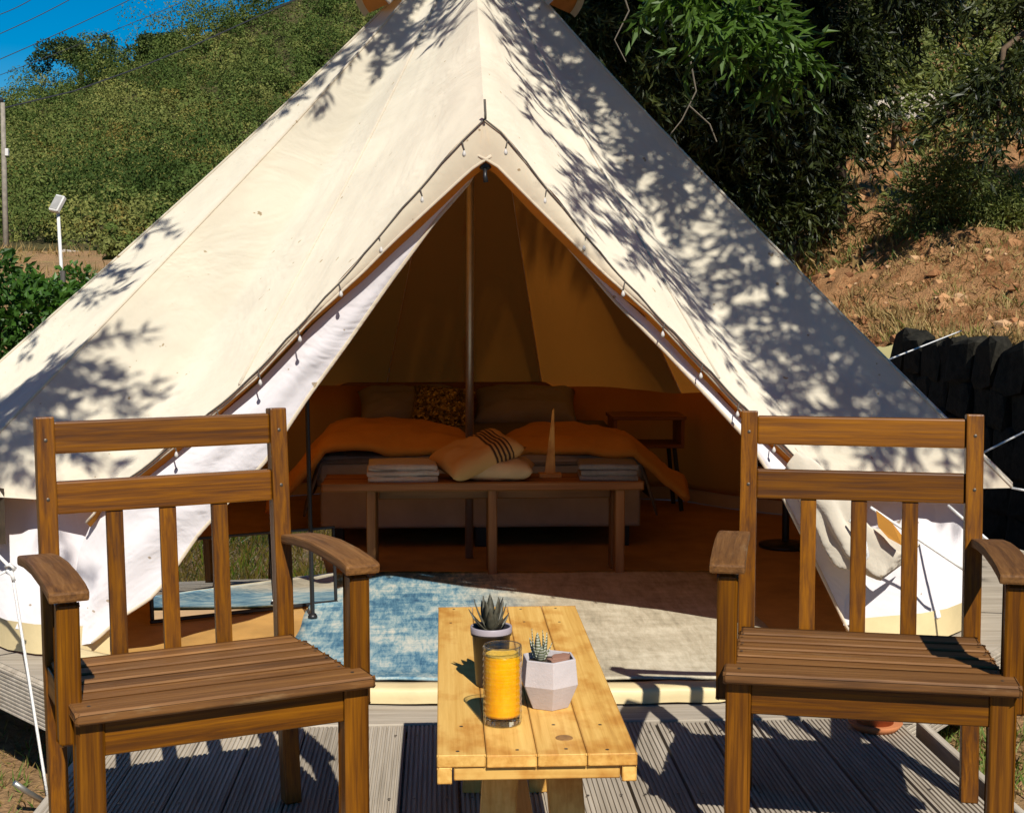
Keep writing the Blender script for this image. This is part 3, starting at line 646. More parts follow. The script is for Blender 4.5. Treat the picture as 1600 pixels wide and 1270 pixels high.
for side, S in ((-1, SL), (1, SR)):
    G = curve_pts(S, 48); cut = 30
    first = G[:cut + 1]; second = G[cut:] + [eave(36.5 + 11.5 * i / 8, side) for i in range(1, 9)]
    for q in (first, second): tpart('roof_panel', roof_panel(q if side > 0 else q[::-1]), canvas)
    seam(G[cut])
    ph = 48
    while ph < 180:
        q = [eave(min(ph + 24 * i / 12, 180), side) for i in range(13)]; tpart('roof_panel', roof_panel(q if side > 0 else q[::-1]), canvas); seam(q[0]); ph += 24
    for ph0 in (36.5, 60, 90, 120, 150):
        ph1 = {36.5: 60, 60: 90, 90: 120, 120: 150, 150: 180}[ph0]
        def wf(u, v):
            ph = ph0 + (ph1 - ph0) * u; e = eave(ph, side); a = R(ph) * side; rb = min(2.30 if ph > 45 else 2.27, (e.xy - Vector((CX, CY))).length * .965)
            top = Vector((CX + (e.xy - Vector((CX, CY))).length * math.sin(a) * .925, CY - (e.xy - Vector((CX, CY))).length * math.cos(a) * .925, e.z + .085)); bot = Vector((CX + rb * math.sin(a), CY - rb * math.cos(a), .085))
            p = top.lerp(bot, v); p += Vector((math.sin(a), -math.cos(a), 0)) * (.02 * math.sin(ph * .9) + .022 * (float(N1(ph * .16, v * 3)) - .5)) * math.sin(math.pi * min(1, v + .15)); return p
        wv_, wf_ = grid(wf, 24, 10); f = wf_[100]; nr = (wv_[f[1]] - wv_[f[0]]).cross(wv_[f[3]] - wv_[f[0]]) if isinstance(wv_[0], Vector) else (Vector(wv_[f[1]]) - Vector(wv_[f[0]])).cross(Vector(wv_[f[3]]) - Vector(wv_[f[0]]))
        if nr.dot(Vector(wv_[f[0]]) - Vector((CX, CY, .3))) < 0: wf_ = [q[::-1] for q in wf_]
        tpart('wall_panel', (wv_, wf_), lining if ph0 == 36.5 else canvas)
    # vent hood near the peak
    hc = T.lerp(Vector(pline(S, .62)) if side < 0 else Vector(eave(50, 1)), .17)
for az, s0 in ((-66, .19), (62, .19)):
    e = eave(abs(az), 1 if az > 0 else -1); p0 = T.lerp(e, s0); dn = (e - T).normalized(); tg = dn.cross(Vector((0, 0, 1))).normalized(); nn = tg.cross(dn).normalized()
    if nn.z < 0: nn = -nn
    V = [p0 - dn * .30 + nn * .01]; m = 14
    for i in range(m + 1): w = math.pi * i / m; V.append(p0 + tg * .15 * math.cos(w) + nn * (.01 + .125 * math.sin(w)))
    tpart('vent_hood', (V, [(0, i, i + 1) for i in range(1, m + 1)]), canvas_edge)
    tpart('vent_glow_sheet', ([p0 - dn * .025 + tg * .15 * math.cos(math.pi * i / m) * .90 + nn * (.008 + .108 * math.sin(math.pi * i / m)) for i in range(m + 1)], [tuple(range(m + 1))]), plain('painted vent glow', (.46, .17, .02), .8), False)  # orange glow of sun through the hood, put into this sheet's colour
tpart('peak_cap', ([T + Vector((0, 0, .03))] + [T + Vector((.14 * math.cos(i * .5236), .14 * math.sin(i * .5236), -.12)) for i in range(12)], [(0, 1 + i, 1 + (i + 1) % 12) for i in range(12)]), canvas)
tpart('centre_pole', tube([(.125, CY, .01), (.14, CY, 2.86)], .019, 12), steel, fix=True)

# door edge: hem band with rope and toggles, a strip with canvas glow in its colour, flaps
glow_paint_m = cloth('painted canvas glow', (.52, .255, .055), (.8, .36, .05), .3)  # orange of sunlight through the canvas, put into the strip's colour
FL = [(.118, 4.44, 1.655), (.088, 4.45, 1.599), (-.018, 4.46, 1.48), (-.161, 4.49, 1.29), (-.307, 4.53, 1.086), (-.435, 4.57, .915), (-.578, 4.62, .705), (-.811, 4.68, .453), (-.923, 4.72, .295), (-.986, 4.74, .225), (-1.097, 4.78, .151), (-1.198, 4.80, .06)]
FR = [(.155, 4.44, 1.655), (.223, 4.45, 1.58), (.365, 4.46, 1.441), (.553, 4.5, 1.229), (.726, 4.54, 1.063), (.883, 4.58, .903), (1.021, 4.62, .76), (1.13, 4.66, .603), (1.265, 4.74, .368), (1.435, 4.84, .06)]
for side, S, FE, name in ((-1, SL, FL, 'left'), (1, SR, FR, 'right')):
    ext = [(-1.25, 4.79, .40), (-1.285, 4.80, .22), (-1.27, 4.80, .06)] if side < 0 else [(1.50, 4.80, .42), (1.56, 4.84, .25), (1.56, 4.86, .06)]
    SE = list(S) + ext; ks = len(S) - 1
    LS = sum((Vector(S[i + 1]) - Vector(S[i])).length for i in range(ks)); LE = LS + sum((Vector(SE[i + 1]) - Vector(SE[i])).length for i in range(ks, len(SE) - 1))
    fr = LS / LE
    def hw(t): return .004 + .112 * max(0, 1 - t / .36) ** 1.1
    def inner(t, k=0.0, back=0.0): p = pline(SE, t); return p + Vector((side * -.02 * (1 if t < .8 else .3), -.022 * min(1, hw(t) / .05) + back * 1.6, -hw(t) - k))
    def band(u, v):
        t = u * fr; p = pline(SE, t); q = inner(t); r = p.lerp(q, v); r.y -= .012 * math.sin(math.pi * v); return r
    dh = tpart('door_hem', grid(band, 60, 5), canvas_edge)
    sp = .019
    def glow_line(u, v): t = u * fr * 1.04; return inner(t).lerp(inner(t, sp + .012 * math.sin(u * 9), .035), v)
    tpart('glow_strip', grid(glow_line, 60, 3), glow_paint_m)
    tpart('door_hem_piping', tube([glow_line(i / 50, 0) + Vector((0, -.002, 0)) for i in range(51)], .0045, 5), canvas_edge, parent=dh)
    def flap(u, v):
        a = inner(v, sp, .035); b = pline(FE, v); p = a.lerp(b, u); wd = (b - a).length
        bil = -.16 * wd * math.sin(math.pi * u) * math.sin(math.pi * min(1, v * 1.05)) + .10 * wd * (float(N1(v * 9 + side, u * 1.6)) - .5) * math.sin(math.pi * u)
        bil += .075 * math.sin(u * 9 + v * 15) * wd * u * (1 - u) * 2 + .05 * math.sin(u * 15 - v * 22) * wd * u * (1 - u) * (v > .3) * min(1, (v - .3) * 4)
        p.y += bil; return p
    fl = tpart('door_flap', grid(flap, 18, 70), lining); fl['label'] = 'door flap tied back on the %s, pale inner face showing' % name
    tpart('flap_hem', tube([pline(FE, i / 60) + Vector((0, -.003, 0)) for i in range(61)], .006, 6), canvas_edge, parent=fl)
    # rope along the hem and toggles
    tpart('hem_cord', tube([pline(S, i / 60) + Vector((0, -.012, -.004 - .006 * abs(math.sin(i * .52)))) for i in range(56)], .0028, 5), rope_dark, parent=dh)
    for k in range(9):
        t = .05 + k * .105; p = pline(S, t) + Vector((0, -.014, -.012)); dz = .028 + .01 * random.random()
        tg = tpart('toggle', lathe([(0, -.011), (.005, -.009), (.0068, -.003), (.005, .003), (.0025, .008), (0, .010)], 8, tuple(p + Vector((side * -.006, -.006, -dz)))), toggle_m)
        tpart('toggle_loop', tube([p, p + Vector((side * -.004, -.004, -dz * .5)), p + Vector((side * -.006, -.006, -dz + .01))], .0022, 4), rope_dark, parent=tg)
# peak of the door: cord, black buckle strap
tpart('door_cord', tube([(.135, 4.375, 1.845), (.137, 4.37, 1.80), (.137, 4.372, 1.785)], .004, 5), rope_dark)
obj('door_buckle', off(cbox(.118, .156, 4.395, 4.425, 1.635, 1.672, .006)[0]), cbox(.118, .156, 4.395, 4.425, 1.635, 1.672, .006)[1], black_m, tent, fix=True)
tpart('door_strap', tube([(.137, 4.40, 1.64), (.136, 4.39, 1.615), (.139, 4.39, 1.595)], [.006, .007, .009], 6), black_m, fix=True)
# gathered bundle of the right flap
rl = [(1.17, 4.64, .69), (1.30, 4.65, .535), (1.40, 4.65, .405), (1.53, 4.66, .335), (1.63, 4.74, .36)]
def bundle(u, v):
    t = v; p = pline(rl, t); w = 2 * math.pi * u; r = .018 + .062 * math.sin(math.pi * min(1, .12 + t * .80)) ** .8
    r *= 1 + .24 * math.sin(w * 5 + t * 9) * math.sin(math.pi * t) + .45 * (float(N2(abs(u - .5) * 9, t * 9)) - .5); return p + Vector((.6 * math.cos(w), .55 * math.sin(w), .8 * math.cos(w))) * r + Vector((.55, 0, -.42)) * math.sin(w) * r * .4
tpart('rolled_flap', grid(bundle, 48, 40), canvas_plain)
tpart('flap_tie', tube([(1.355, 4.58, .50), (1.40, 4.575, .46), (1.42, 4.58, .38), (1.39, 4.60, .33)], .006, 6), rope_white)
obj('glow_flap_piece', off([(1.45, 4.60, .53), (1.50, 4.585, .49), (1.545, 4.59, .435), (1.53, 4.57, .415), (1.485, 4.575, .44), (1.455, 4.59, .475)]), [(0, 1, 2, 3, 4, 5)], glow_paint_m, tent)  # loose piece of flap; sun shining through it is put into its colour
# groundsheet: floor, upstand round the wall, threshold roll
hemr = lambda a: min(2.3, (eave(a if a < 180 else 360 - a, 1 if a < 180 else -1).xy - Vector((CX, CY))).length * .96)
hemc = [(CX + hemr(a) * math.sin(R(a)), CY - hemr(a) * math.cos(R(a))) for a in range(38, 323, 5)]
sill_pts = [(-1.25, 4.72), (-.9, 4.46), (-.5, 4.29), (-.1, 4.235), (.4, 4.205), (.85, 4.21), (1.2, 4.37), (1.55, 4.74)]
floor_poly = sill_pts + hemc
tpart('groundsheet', ([(x, y, .006) for x, y in floor_poly] + [(CX, CY, .006)], [(i, (i + 1) % len(floor_poly), len(floor_poly)) for i in range(len(floor_poly))]), floor_tan, False)
def upst(u, v):
    a = R(37 + 286 * u); pd = 37 + 286 * u; sd_ = 1 if pd < 180 else -1; e_ = eave(pd if pd < 180 else 360 - pd, sd_); r = min(2.31, (e_.xy - Vector((CX, CY))).length * .97) + .012 * (float(N1(u * 60, 1)) - .5); return Vector((CX + r * math.sin(a), CY - r * math.cos(a), .003 + .105 * v + .006 * float(N2(u * 80, 3))))
tpart('groundsheet_upstand', grid(upst, 90, 3), sheet_yellow)
def sill(u, v):
    p = pline([(x, y, 0) for x, y in sill_pts], u); pr = [(-.012, .002), (-.014, .038), (-.008, .046), (.03, .048), (.075, .046), (.085, .008)]; k = v * 5; i = min(4, int(k)); f = k - i
    return Vector((p.x, p.y + pr[i][0] * (1 - f) + pr[i + 1][0] * f, (pr[i][1] * (1 - f) + pr[i + 1][1] * f) + .005 * float(N1(u * 30, 2))))
tpart('door_sill', grid(sill, 70, 10), sheet_yellow)
def net(u, v): w = -R(44 + 26 * u); r = 2.36; return Vector((CX + r * math.sin(w), CY - r * math.cos(w), .40 + .19 * v - .05 * math.sin(math.pi * u) * (1 - v)))
tpart('wall_net', grid(net, 16, 4), plain('dark brown net', (.075, .050, .028), .9, .3, 30))
# mesh windows in the wall
for a in (118, -112):
    def win(u, v): w = R(a - 14 + 28 * u); r = 2.27; return Vector((CX + r * math.sin(w), CY - r * math.cos(w), .17 + .24 * v))
    tpart('mesh_window', grid(win, 12, 3), plain('blue grey window mesh', (.30, .34, .40), .8, .2, 30))
# guy ropes
def guy(a, b, r=.0045, m=rope_white, name='guy_rope', sag=.0):
    a = Vector(a); b = Vector(b); return tpart(name, tube([a.lerp(b, i / 8) - Vector((0, 0, sag * math.sin(math.pi * i / 8))) for i in range(9)], r, 6), m)
e = eave(48, -1)
guy((-1.39, 4.56, .368), (-1.255, 4.42, -.34), .005); guy((-1.39, 4.56, .368), e, .006); guy((-1.39, 4.56, .368), (-2.4, 4.4, -.1), .005)
tpart('rope_knot', tube([(-1.405, 4.55, .375), (-1.39, 4.54, .385), (-1.378, 4.555, .37), (-1.395, 4.565, .355), (-1.40, 4.55, .362), (-1.385, 4.548, .35), (-1.38, 4.55, .33)], .007, 6), rope_white)
e = eave(48, 1); guy(e, (3.2, 4.7, .35)); guy((1.75, 4.75, .52), (1.98, 4.35, .26), .005); guy((1.45, 4.66, .53), (1.80, 4.72, .30), .005)
e = eave(72, 1); guy(e, (3.30, 6.4, .9)); guy(T.lerp(eave(84, 1), .86), (3.3, 8.8, 1.0), .004)
for px, lb in (((-1.25, 4.41, -.36), 0),): tpart('tent_peg', tube([px, (-1.30, 4.36, -.30), (-1.33, 4.33, -.26)], .010, 6), steel, fix=True)

# ------------------------------------------------------------------ armchairs
def prism(poly, x0, x1):
    k = len(poly); V = [(x0, y, z) for y, z in poly] + [(x1, y, z) for y, z in poly]
    return V, [tuple(range(k)), tuple(range(2 * k - 1, k - 1, -1))] + [(i, (i + 1) % k, k + (i + 1) % k, k + i) for i in range(k)]
def bevelled(name, VF, mat, parent, w=.004):
    o = obj(name, *VF, mat, parent, fix=True); bm = bmesh.new(); bm.from_mesh(o.data)
    bmesh.ops.bevel(bm, geom=[e for e in bm.edges if e.is_manifold and e.calc_face_angle(0) > .5], offset=w, segments=2, affect='EDGES', profile=.6); bm.to_mesh(o.data); bm.free(); return o
screw_m = plain('dull screw', (.10, .08, .06), .45, metal=.6)
def armchair(label, loc, rz, flip):
    t = thing('armchair', label, 'chair', loc, rz, 'wooden armchairs on the deck'); W = .3075
    X, Y_, Zm = chair_wood; XT, YT, _ = chair_top
    for s in (-1, 1):
        x = s * (W - .027)
        bevelled('front_leg', cbox(x - .026, x + .026, .014, .062, 0, .405, .001), Zm, t)
        xb = s * .2765; y0 = .485
        poly = [(y0 - .022, 0), (y0 + .022, 0), (.549, .40), (.556, .55), (.592, .955), (.550, .958), (.513, .55), (.506, .40)]
        bevelled('back_post', prism(poly, xb - .021, xb + .021), Zm, t)
        bevelled('side_apron', cbox(s * (W - .026) - .012, s * (W - .026) + .012, .065, .500, .335, .398, .001), Y_, t, .002)
        xa = s * (W + .002); bevelled('arm_post', cbox(xa - .021, xa + .021, .068, .118, .345, .628, .001), Zm, t)
        top = [(.525, .652), (.42, .664), (.30, .671), (.18, .670), (.09, .665), (.045, .658)]; bot = [(y + .003, z - .023) for y, z in top[::-1]]
        xc = s * (W + .002); bevelled('armrest', prism(top + bot, xc - .040, xc + .040), YT, t, .006)
    bevelled('front_apron', cbox(-W + .055, W - .055, .020, .046, .330, .398, .001), X, t, .002)
    bevelled('rear_apron', cbox(-.253, .253, .497, .517, .335, .395, .001), X, t, .002)
    ys = [(-.014, .080), (.097, .160), (.178, .241), (.259, .322), (.340, .403), (.421, .492)]
    for i, (a, b) in enumerate(ys):
        hw = W + .004 if i == 0 else (.292 if i < 5 else .285); z = .4245 - .006 * max(0, i - .5) / 5 + (.004 if i == 0 else 0)
        o = bevelled('seat_slat', cbox(-hw, hw, a, b, -.022, 0, .001), XT, t, .004); o.location.z = z; o.rotation_euler = (R(-1.0) if i else 0, R(random.uniform(-.15, .15)), 0)
    def back(name, z0, z1, x0, x1, th, m, yoff=.0, w=.004):
        ya = lambda z: .526 + (z - .40) * .084 + yoff
        poly = [(ya(z0) - th / 2, z0), (ya(z0) + th / 2, z0), (ya(z1) + th / 2, z1), (ya(z1) - th / 2, z1)]; return bevelled(name, prism(poly, x0, x1), m, t, w)
    back('top_rail', .872, .944, -.2555, .2555, .026, X); back('middle_rail', .735, .808, -.2555, .2555, .026, X)
    for x in (-.125, 0, .125): back('back_slat', .385, .735, x - .0195, x + .0195, .016, Zm, .0, .002)
    back('lower_rail', .340, .372, -.253, .253, .02, X)
    sc_ = mesh('screw', *lathe([(0, .0006), (.0032, .0005), (.0042, 0)], 8), screw_m, True)
    for (a, b) in ys[:-1]:
        for s in (-1, 1): inst('screw', sc_, t, (s * (W - .028), (a + b) / 2 + random.uniform(-.006, .006), .4255 + (.004 if a < 0 else -.004)))
    for z in (.845 + .06, .772):
        for s in (-1, 1): inst('screw', sc_, t, (s * .2765, .5115 + (z - .55) * .092, z), (R(90 - 5), 0, 0))
    for s in (-1, 1): inst('screw', sc_, t, (s * (W + .002), .095, .6615), (R(-6), 0, 0))
    if flip > 0: t.scale = (1, 1, 1.018)
    return t
armchair('brown wooden armchair to the left of the low table', (-.438, 2.875, 0), .41, 1)
armchair('brown wooden armchair to the right of the low table', (.922, 2.945, 0), -.24, -1)

# ------------------------------------------------------------------ low table and what stands on it
tb = thing('low_table', 'narrow honey coloured pine plank table between the two armchairs', 'table', (.166, 3.0, 0))
xs = [-.178, -.0905, .0, .0885, .178]
for i in range(4): bevelled('plank', cbox(xs[i] + .0012, xs[i + 1] - .0012, -.580 + random.uniform(-.003, .003), .580, .428, .45, .001), pine[1], tb, .002)
for s in (-1, 1): bevelled('side_rail', cbox(s * .164 - .0125, s * .164 + .0125, -.577, .577, .398, .427, .001), pine[1], tb, .002)
for s in (-1, 1): bevelled('end_batten', cbox(-.147, .147, s * .562 - .011, s * .562 + .011, .403, .427, .001), pine[0], tb, .002)
for s in (-1, 1):
    for k in (-1, 1): bevelled('leg', between((k * .055, s * .42, .43), (k * .085, s * .48, 0), .066, .030, .001), pine[2], tb, .002)
    bevelled('leg_batten', cbox(-.13, .13, s * .42 - .016, s * .42 + .016, .392, .426, .001), pine[0], tb, .002)
bevelled('stretcher', cbox(-.02, .02, -.43, .43, .14, .18, .001), pine[1], tb, .002)
sc_ = mesh('screw', *lathe([(0, .0005), (.003, .0004), (.0038, 0)], 8), screw_m, True)
for i in range(4):
    for y in (-.555, -.41, .41, .555): inst('screw', sc_, tb, ((xs[i] + xs[i + 1]) / 2 + random.uniform(-.012, .012), y + random.uniform(-.006, .006), .4502))
kn = obj('knot', *lathe([(0, .0012), (.010, .0011), (.016, .0006), (.0165, 0)], 14, (.055, -.49, .45)), plain('pine knot', (.26, .13, .04), .6, .3, 90), tb, True)
kn.scale = (1, 1, 1)

m_glass, nt, nd, lk, b = nmat('clear thin glass'); nd.remove(b); lf = nd.new('ShaderNodeLayerWeight'); lf.inputs[0].default_value = .5; pw = nd.new('ShaderNodeMath'); pw.operation = 'POWER'; pw.inputs[1].default_value = 2.4; lk_ = lk.new(lf.outputs['Facing'], pw.inputs[0]); lw = nd.new('ShaderNodeMath'); lw.operation = 'MULTIPLY_ADD'; lw.inputs[1].default_value = .85; lw.inputs[2].default_value = .05; lk.new(pw.outputs[0], lw.inputs[0])
tr_ = nd.new('ShaderNodeBsdfTransparent'); tr_.inputs[0].default_value = (.95, .97, .95, 1); gg_ = nd.new('ShaderNodeBsdfGlossy'); gg_.inputs['Roughness'].default_value = .03; mx_ = nd.new('ShaderNodeMixShader')
lk.new(lw.outputs[0], mx_.inputs[0]); lk.new(tr_.outputs[0], mx_.inputs[1]); lk.new(gg_.outputs[0], mx_.inputs[2]); lk.new(mx_.outputs[0], nd['Material Output'].inputs[0])
m_juice, nt, nd, lk, b = nmat('orange juice'); nj = noise(nt, coords(nt), 40, 3); cj = ramp(nt, nj.outputs[0], [(.3, (.90, .36, .002)), (.7, (.95, .46, .004))]); lk.new(cj.outputs[0], b.inputs['Base Color']); b.inputs['Roughness'].default_value = .25
b.inputs['Subsurface Weight'].default_value = .35; b.inputs['Subsurface Radius'].default_value = (.03, .012, .002); b.inputs['Subsurface Scale'].default_value = .5
jg = thing('juice_glass', 'tall glass of bright orange juice on the low table', 'glass', (.112, 2.603, .4505))
def gl_r(a, z): return .0362 + .0012 * math.sin(a * 9 + z * 260) * math.sin(a * 9 - z * 260)
nA = 72; zz = [.004 + .143 * i / 60 for i in range(61)]; V = [(0, 0, 0)]; F = []
ring_ = []
def addring(r, z, f=None):
    n0 = len(V)
    for k in range(nA): a = 2 * math.pi * k / nA; rr = f(a, z) if f else r; V.append((rr * math.cos(a), rr * math.sin(a), z))
    ring_.append(n0)
addring(.032, 0); addring(.0358, .003)
for z in zz: addring(0, z, gl_r)
addring(.0362, .1495); addring(.0350, .1508); addring(.0340, .149); addring(.0338, .02); addring(.0325, .0165)
for i in range(len(ring_) - 1):
    for k in range(nA): F.append((ring_[i] + k, ring_[i] + (k + 1) % nA, ring_[i + 1] + (k + 1) % nA, ring_[i + 1] + k))
F += [(0, ring_[0] + (k + 1) % nA, ring_[0] + k) for k in range(nA)]; V.append((0, 0, .016)); F += [(len(V) - 1, ring_[-1] + k, ring_[-1] + (k + 1) % nA) for k in range(nA)]
obj('tumbler', V, F, m_glass, jg, True, True)
m_real, nt, nd, lk, b = nmat('thick clear glass'); b.inputs['Transmission Weight'].default_value = 1; b.inputs['Roughness'].default_value = .02; b.inputs['IOR'].default_value = 1.48
obj('glass_base', *lathe([(0, .0006), (.030, .0006), (.0335, .004), (.0332, .014), (.029, .0158), (0, .0145)], 18), m_real, jg, False, True)
obj('rim', *tube([(.0352 * math.cos(i * math.pi / 24), .0352 * math.sin(i * math.pi / 24), .1495) for i in range(49)], .0011, 6, False), m_real, jg, True)
obj('juice', *lathe([(0, .0165), (.0327, .0168), (.03395, .021), (.0341, .1300), (.0338, .1322), (.032, .1312), (0, .1308)], 48), m_juice, jg, True, True)
obj('foam', *lathe([(0, .1335), (.012, .1345), (.022, .1335), (.031, .1340), (.0335, .1325), (.030, .1318), (0, .1316)], 40), plain('juice foam', (.80, .45, .05), .6, .25, 200, .4, 300), jg, True, True)

def succ_leaf(base, az, tilt, L, w, th, curl):
    d = Vector((math.cos(az), math.sin(az), 0)); sd = Vector((-d.y, d.x, 0)); V = []; n = 7
    for i in range(n):
        t = i / (n - 1); a = tilt + curl * t; c = Vector(base) + d * (L * (t * math.cos(a))) + Vector((0, 0, L * t * math.sin(a)))
        ww = w * (math.sin(math.pi * min(1, .32 + .68 * t)) ** .8 if t < 1 else .02); up_ = Vector((0, 0, 1)) * math.cos(a) - d * math.sin(a)
        for q, h in ((-1, .25), (0, -.25), (1, .25), (0, .75)): V.append(c + sd * q * ww / 2 + up_ * (h - .2) * -th * (1 - .8 * t))
    F = [(i * 4 + k, i * 4 + (k + 1) % 4, (i + 1) * 4 + (k + 1) % 4, (i + 1) * 4 + k) for i in range(n - 1) for k in range(4)] + [(3, 2, 1, 0), tuple((n - 1) * 4 + k for k in range(4))]
    return V, F
m_leafd = plain('dark haworthia', (.075, .068, .045), .45, .3, 120); m_leafs, nt, nd, lk, b = nmat('striped haworthia')
wv = nd.new('ShaderNodeTexWave'); wv.bands_direction = 'Z'; wv.inputs['Scale'].default_value = 55; wv.inputs['Distortion'].default_value = 3; lk.new(coords(nt, rnd=False), wv.inputs[0])
cs = ramp(nt, wv.outputs[0], [(.45, (.13, .15, .075)), (.75, (.46, .45, .36))]); lk.new(cs.outputs[0], b.inputs['Base Color'])
m_soil = plain('potting soil', (.055, .035, .022), .95, .5, 150, .8, 200); m_blk = plain('black plastic pot', (.022, .018, .02), .35, .1); m_clay = plain('pinkish concrete', (.47, .42, .41), .85, .10, 14, .12, 200)
p1 = thing('succulent_pot', 'dark spiky succulent in a black round pot behind the juice glass', 'potted plant', (.100, 2.86, .4505))
obj('pot', *lathe([(0, 0), (.030, 0), (.032, .004), (.0395, .106), (.0425, .107), (.0425, .122), (.039, .1225), (.0375, .108), (0, .106)], 36), m_blk, p1, True, True)
obj('pot_rim', *lathe([(.0428, .112), (.0432, .1235), (.0425, .1245), (.0395, .1245), (.039, .121)], 36), plain('pale pot rim', (.34, .29, .31), .35), p1, True)
obj('soil', *lathe([(0, .113), (.02, .115), (.0385, .111)], 24), m_soil, p1, True)
for i in range(15):
    lay = i // 5; az = i * 2.399 + .4; obj('leaf', *succ_leaf((.006 * math.cos(az), .006 * math.sin(az), .112 + .004 * lay), az, (.55, .95, 1.25)[lay], (.058, .066, .072)[lay] * random.uniform(.85, 1.1), .021, .007, (.25, .2, .12)[lay]), m_leafd, p1, True, True)
p2 = thing('succulent_pot', 'striped succulent in a faceted pinkish concrete pot beside the juice glass', 'potted plant', (.209, 2.712, .4505))
V, F = lathe([(0, 0), (.040, 0), (.0605, .048), (.0555, .098), (.0505, .0985), (.049, .085), (0, .084)], 6, rot=R(30 + 4)); 
bevelled('pot', (V, F), m_clay, p2, .0012)
obj('soil', *lathe([(0, .088), (.025, .090), (.048, .086)], 20), m_soil, p2, True)
for i in range(9):
    az = i * 2.399; k = i // 4; obj('leaf', *succ_leaf((-.018 + .005 * math.cos(az), .004 + .005 * math.sin(az), .088), az, (.95, 1.25, 1.42)[min(k, 2)], (.045, .062, .072)[min(k, 2)] * random.uniform(.85, 1.1), .015, .006, .15), m_leafs, p2, True, True)
pebble_me = rock_meshes[0].copy(); pebble_me.materials.clear(); pebble_me.materials.append(plain('red brown pebble', (.26, .13, .085), .8, .3, 60))
for i, (x, y, s) in enumerate(((.020, -.012, .017), (.030, .008, .010), (.005, -.024, .009))): inst('pebble', pebble_me, p2, (x, y, .094), (0, 0, i), (s * 2, s * 1.5, s))
tp = thing('terracotta_pot', 'terracotta pot standing behind the right armchair on the deck', 'pot', (1.25, 3.93, 0))
obj('saucer', *lathe([(0, 0), (.062, 0), (.078, .02), (.074, .022), (0, .012)], 30), plain('terracotta', (.42, .15, .055), .8, .15, 20), tp, True, True)
obj('pot', *lathe([(0, .013), (.05, .013), (.066, .10), (.074, .10), (.074, .125), (.066, .125), (.06, .11), (0, .105)], 30), plain('terracotta clay', (.45, .17, .065), .8, .15, 20), tp, True, True)

# ------------------------------------------------------------------ inside the tent
m_rug, nt, nd, lk, b = nmat('distressed blue rug')
va = coords(nt, (1, .18, 1), False); vb = coords(nt, (1, 1, 1), False); vc = coords(nt, (.3, 1, 1), False)
n1 = noise(nt, va, 34, 6, .75, .3); n2 = noise(nt, vb, 3.2, 5, .65); n3 = noise(nt, vc, 26, 5, .7)
ad = nd.new('ShaderNodeMath'); ad.operation = 'ADD'; lk.new(n1.outputs[0], ad.inputs[0]); lk.new(n2.outputs[0], ad.inputs[1])
a2 = nd.new('ShaderNodeMath'); a2.operation = 'MULTIPLY_ADD'; a2.inputs[1].default_value = .5; lk.new(n3.outputs[0], a2.inputs[0]); lk.new(ad.outputs[0], a2.inputs[2])
hf = nd.new('ShaderNodeMath'); hf.operation = 'MULTIPLY'; hf.inputs[1].default_value = .4; lk.new(a2.outputs[0], hf.inputs[0])
cb = ramp(nt, hf.outputs[0], [(.38, (.030, .080, .15)), (.45, (.075, .18, .26)), (.51, (.22, .33, .36)), (.56, (.42, .46, .42)), (.64, (.58, .56, .47))])
cc = ramp(nt, hf.outputs[0], [(.36, (.25, .215, .15)), (.48, (.42, .365, .26)), (.6, (.58, .52, .39))])
sx = nd.new('ShaderNodeSeparateXYZ'); lk.new(vb, sx.inputs[0]); 
mxr = nd.new('ShaderNodeMath'); mxr.operation = 'MULTIPLY_ADD'; mxr.inputs[1].default_value = .5; lk.new(n2.outputs[0], mxr.inputs[0]); lk.new(sx.outputs[0], mxr.inputs[2])
fx = ramp(nt, mxr.outputs[0], [(.30, (0, 0, 0)), (.62, (1, 1, 1))])
lk.new(mult(nt, cb.outputs[0], cc.outputs[0], fx.outputs[0], 'MIX'), b.inputs['Base Color']); b.inputs['Roughness'].default_value = .95; b.inputs['Specular IOR Level'].default_value = .1
bump(nt, n1.outputs[0], .4, .004, b)
def rugf(u, v):
    x = -.53 + 1.73 * u; y = 4.335 + 1.83 * v; z = .016 + .006 * float(N1(u * 5, v * 5)) + (.034 * max(0, 1 - v * 9) if True else 0)
    return Vector((x + .015 * (float(N2(v * 9, 1)) - .5), y + .02 * (float(N2(u * 9, 4)) - .5) - .03 * u, z))
rug = tag(obj('rug', *grid(rugf, 40, 40), m_rug, smooth=True), 'faded blue and cream rug on the tent floor inside the door', 'rug')
rug.modifiers.new('s', 'SOLIDIFY').thickness = .007

bn = thing('bench', 'long low wooden bench across the foot of the bed', 'bench', (.18, 6.22, .007))
for i in range(2): bevelled('plank', cbox(-.70, .70, -.15 + i * .152, -.002 + i * .152, .385, .42, .001), bench_wood[0], bn, .004)
for x in (-.49, .04, .60):
    for s in (-1, 1): bevelled('leg', between((x, s * .085, .385), (x, s * .085, 0), .038, .095, .001), bench_wood[2], bn, .003)
bevelled('rail', cbox(-.46, .57, -.012, .012, .33, .384, .001), bench_wood[0], bn, .003)

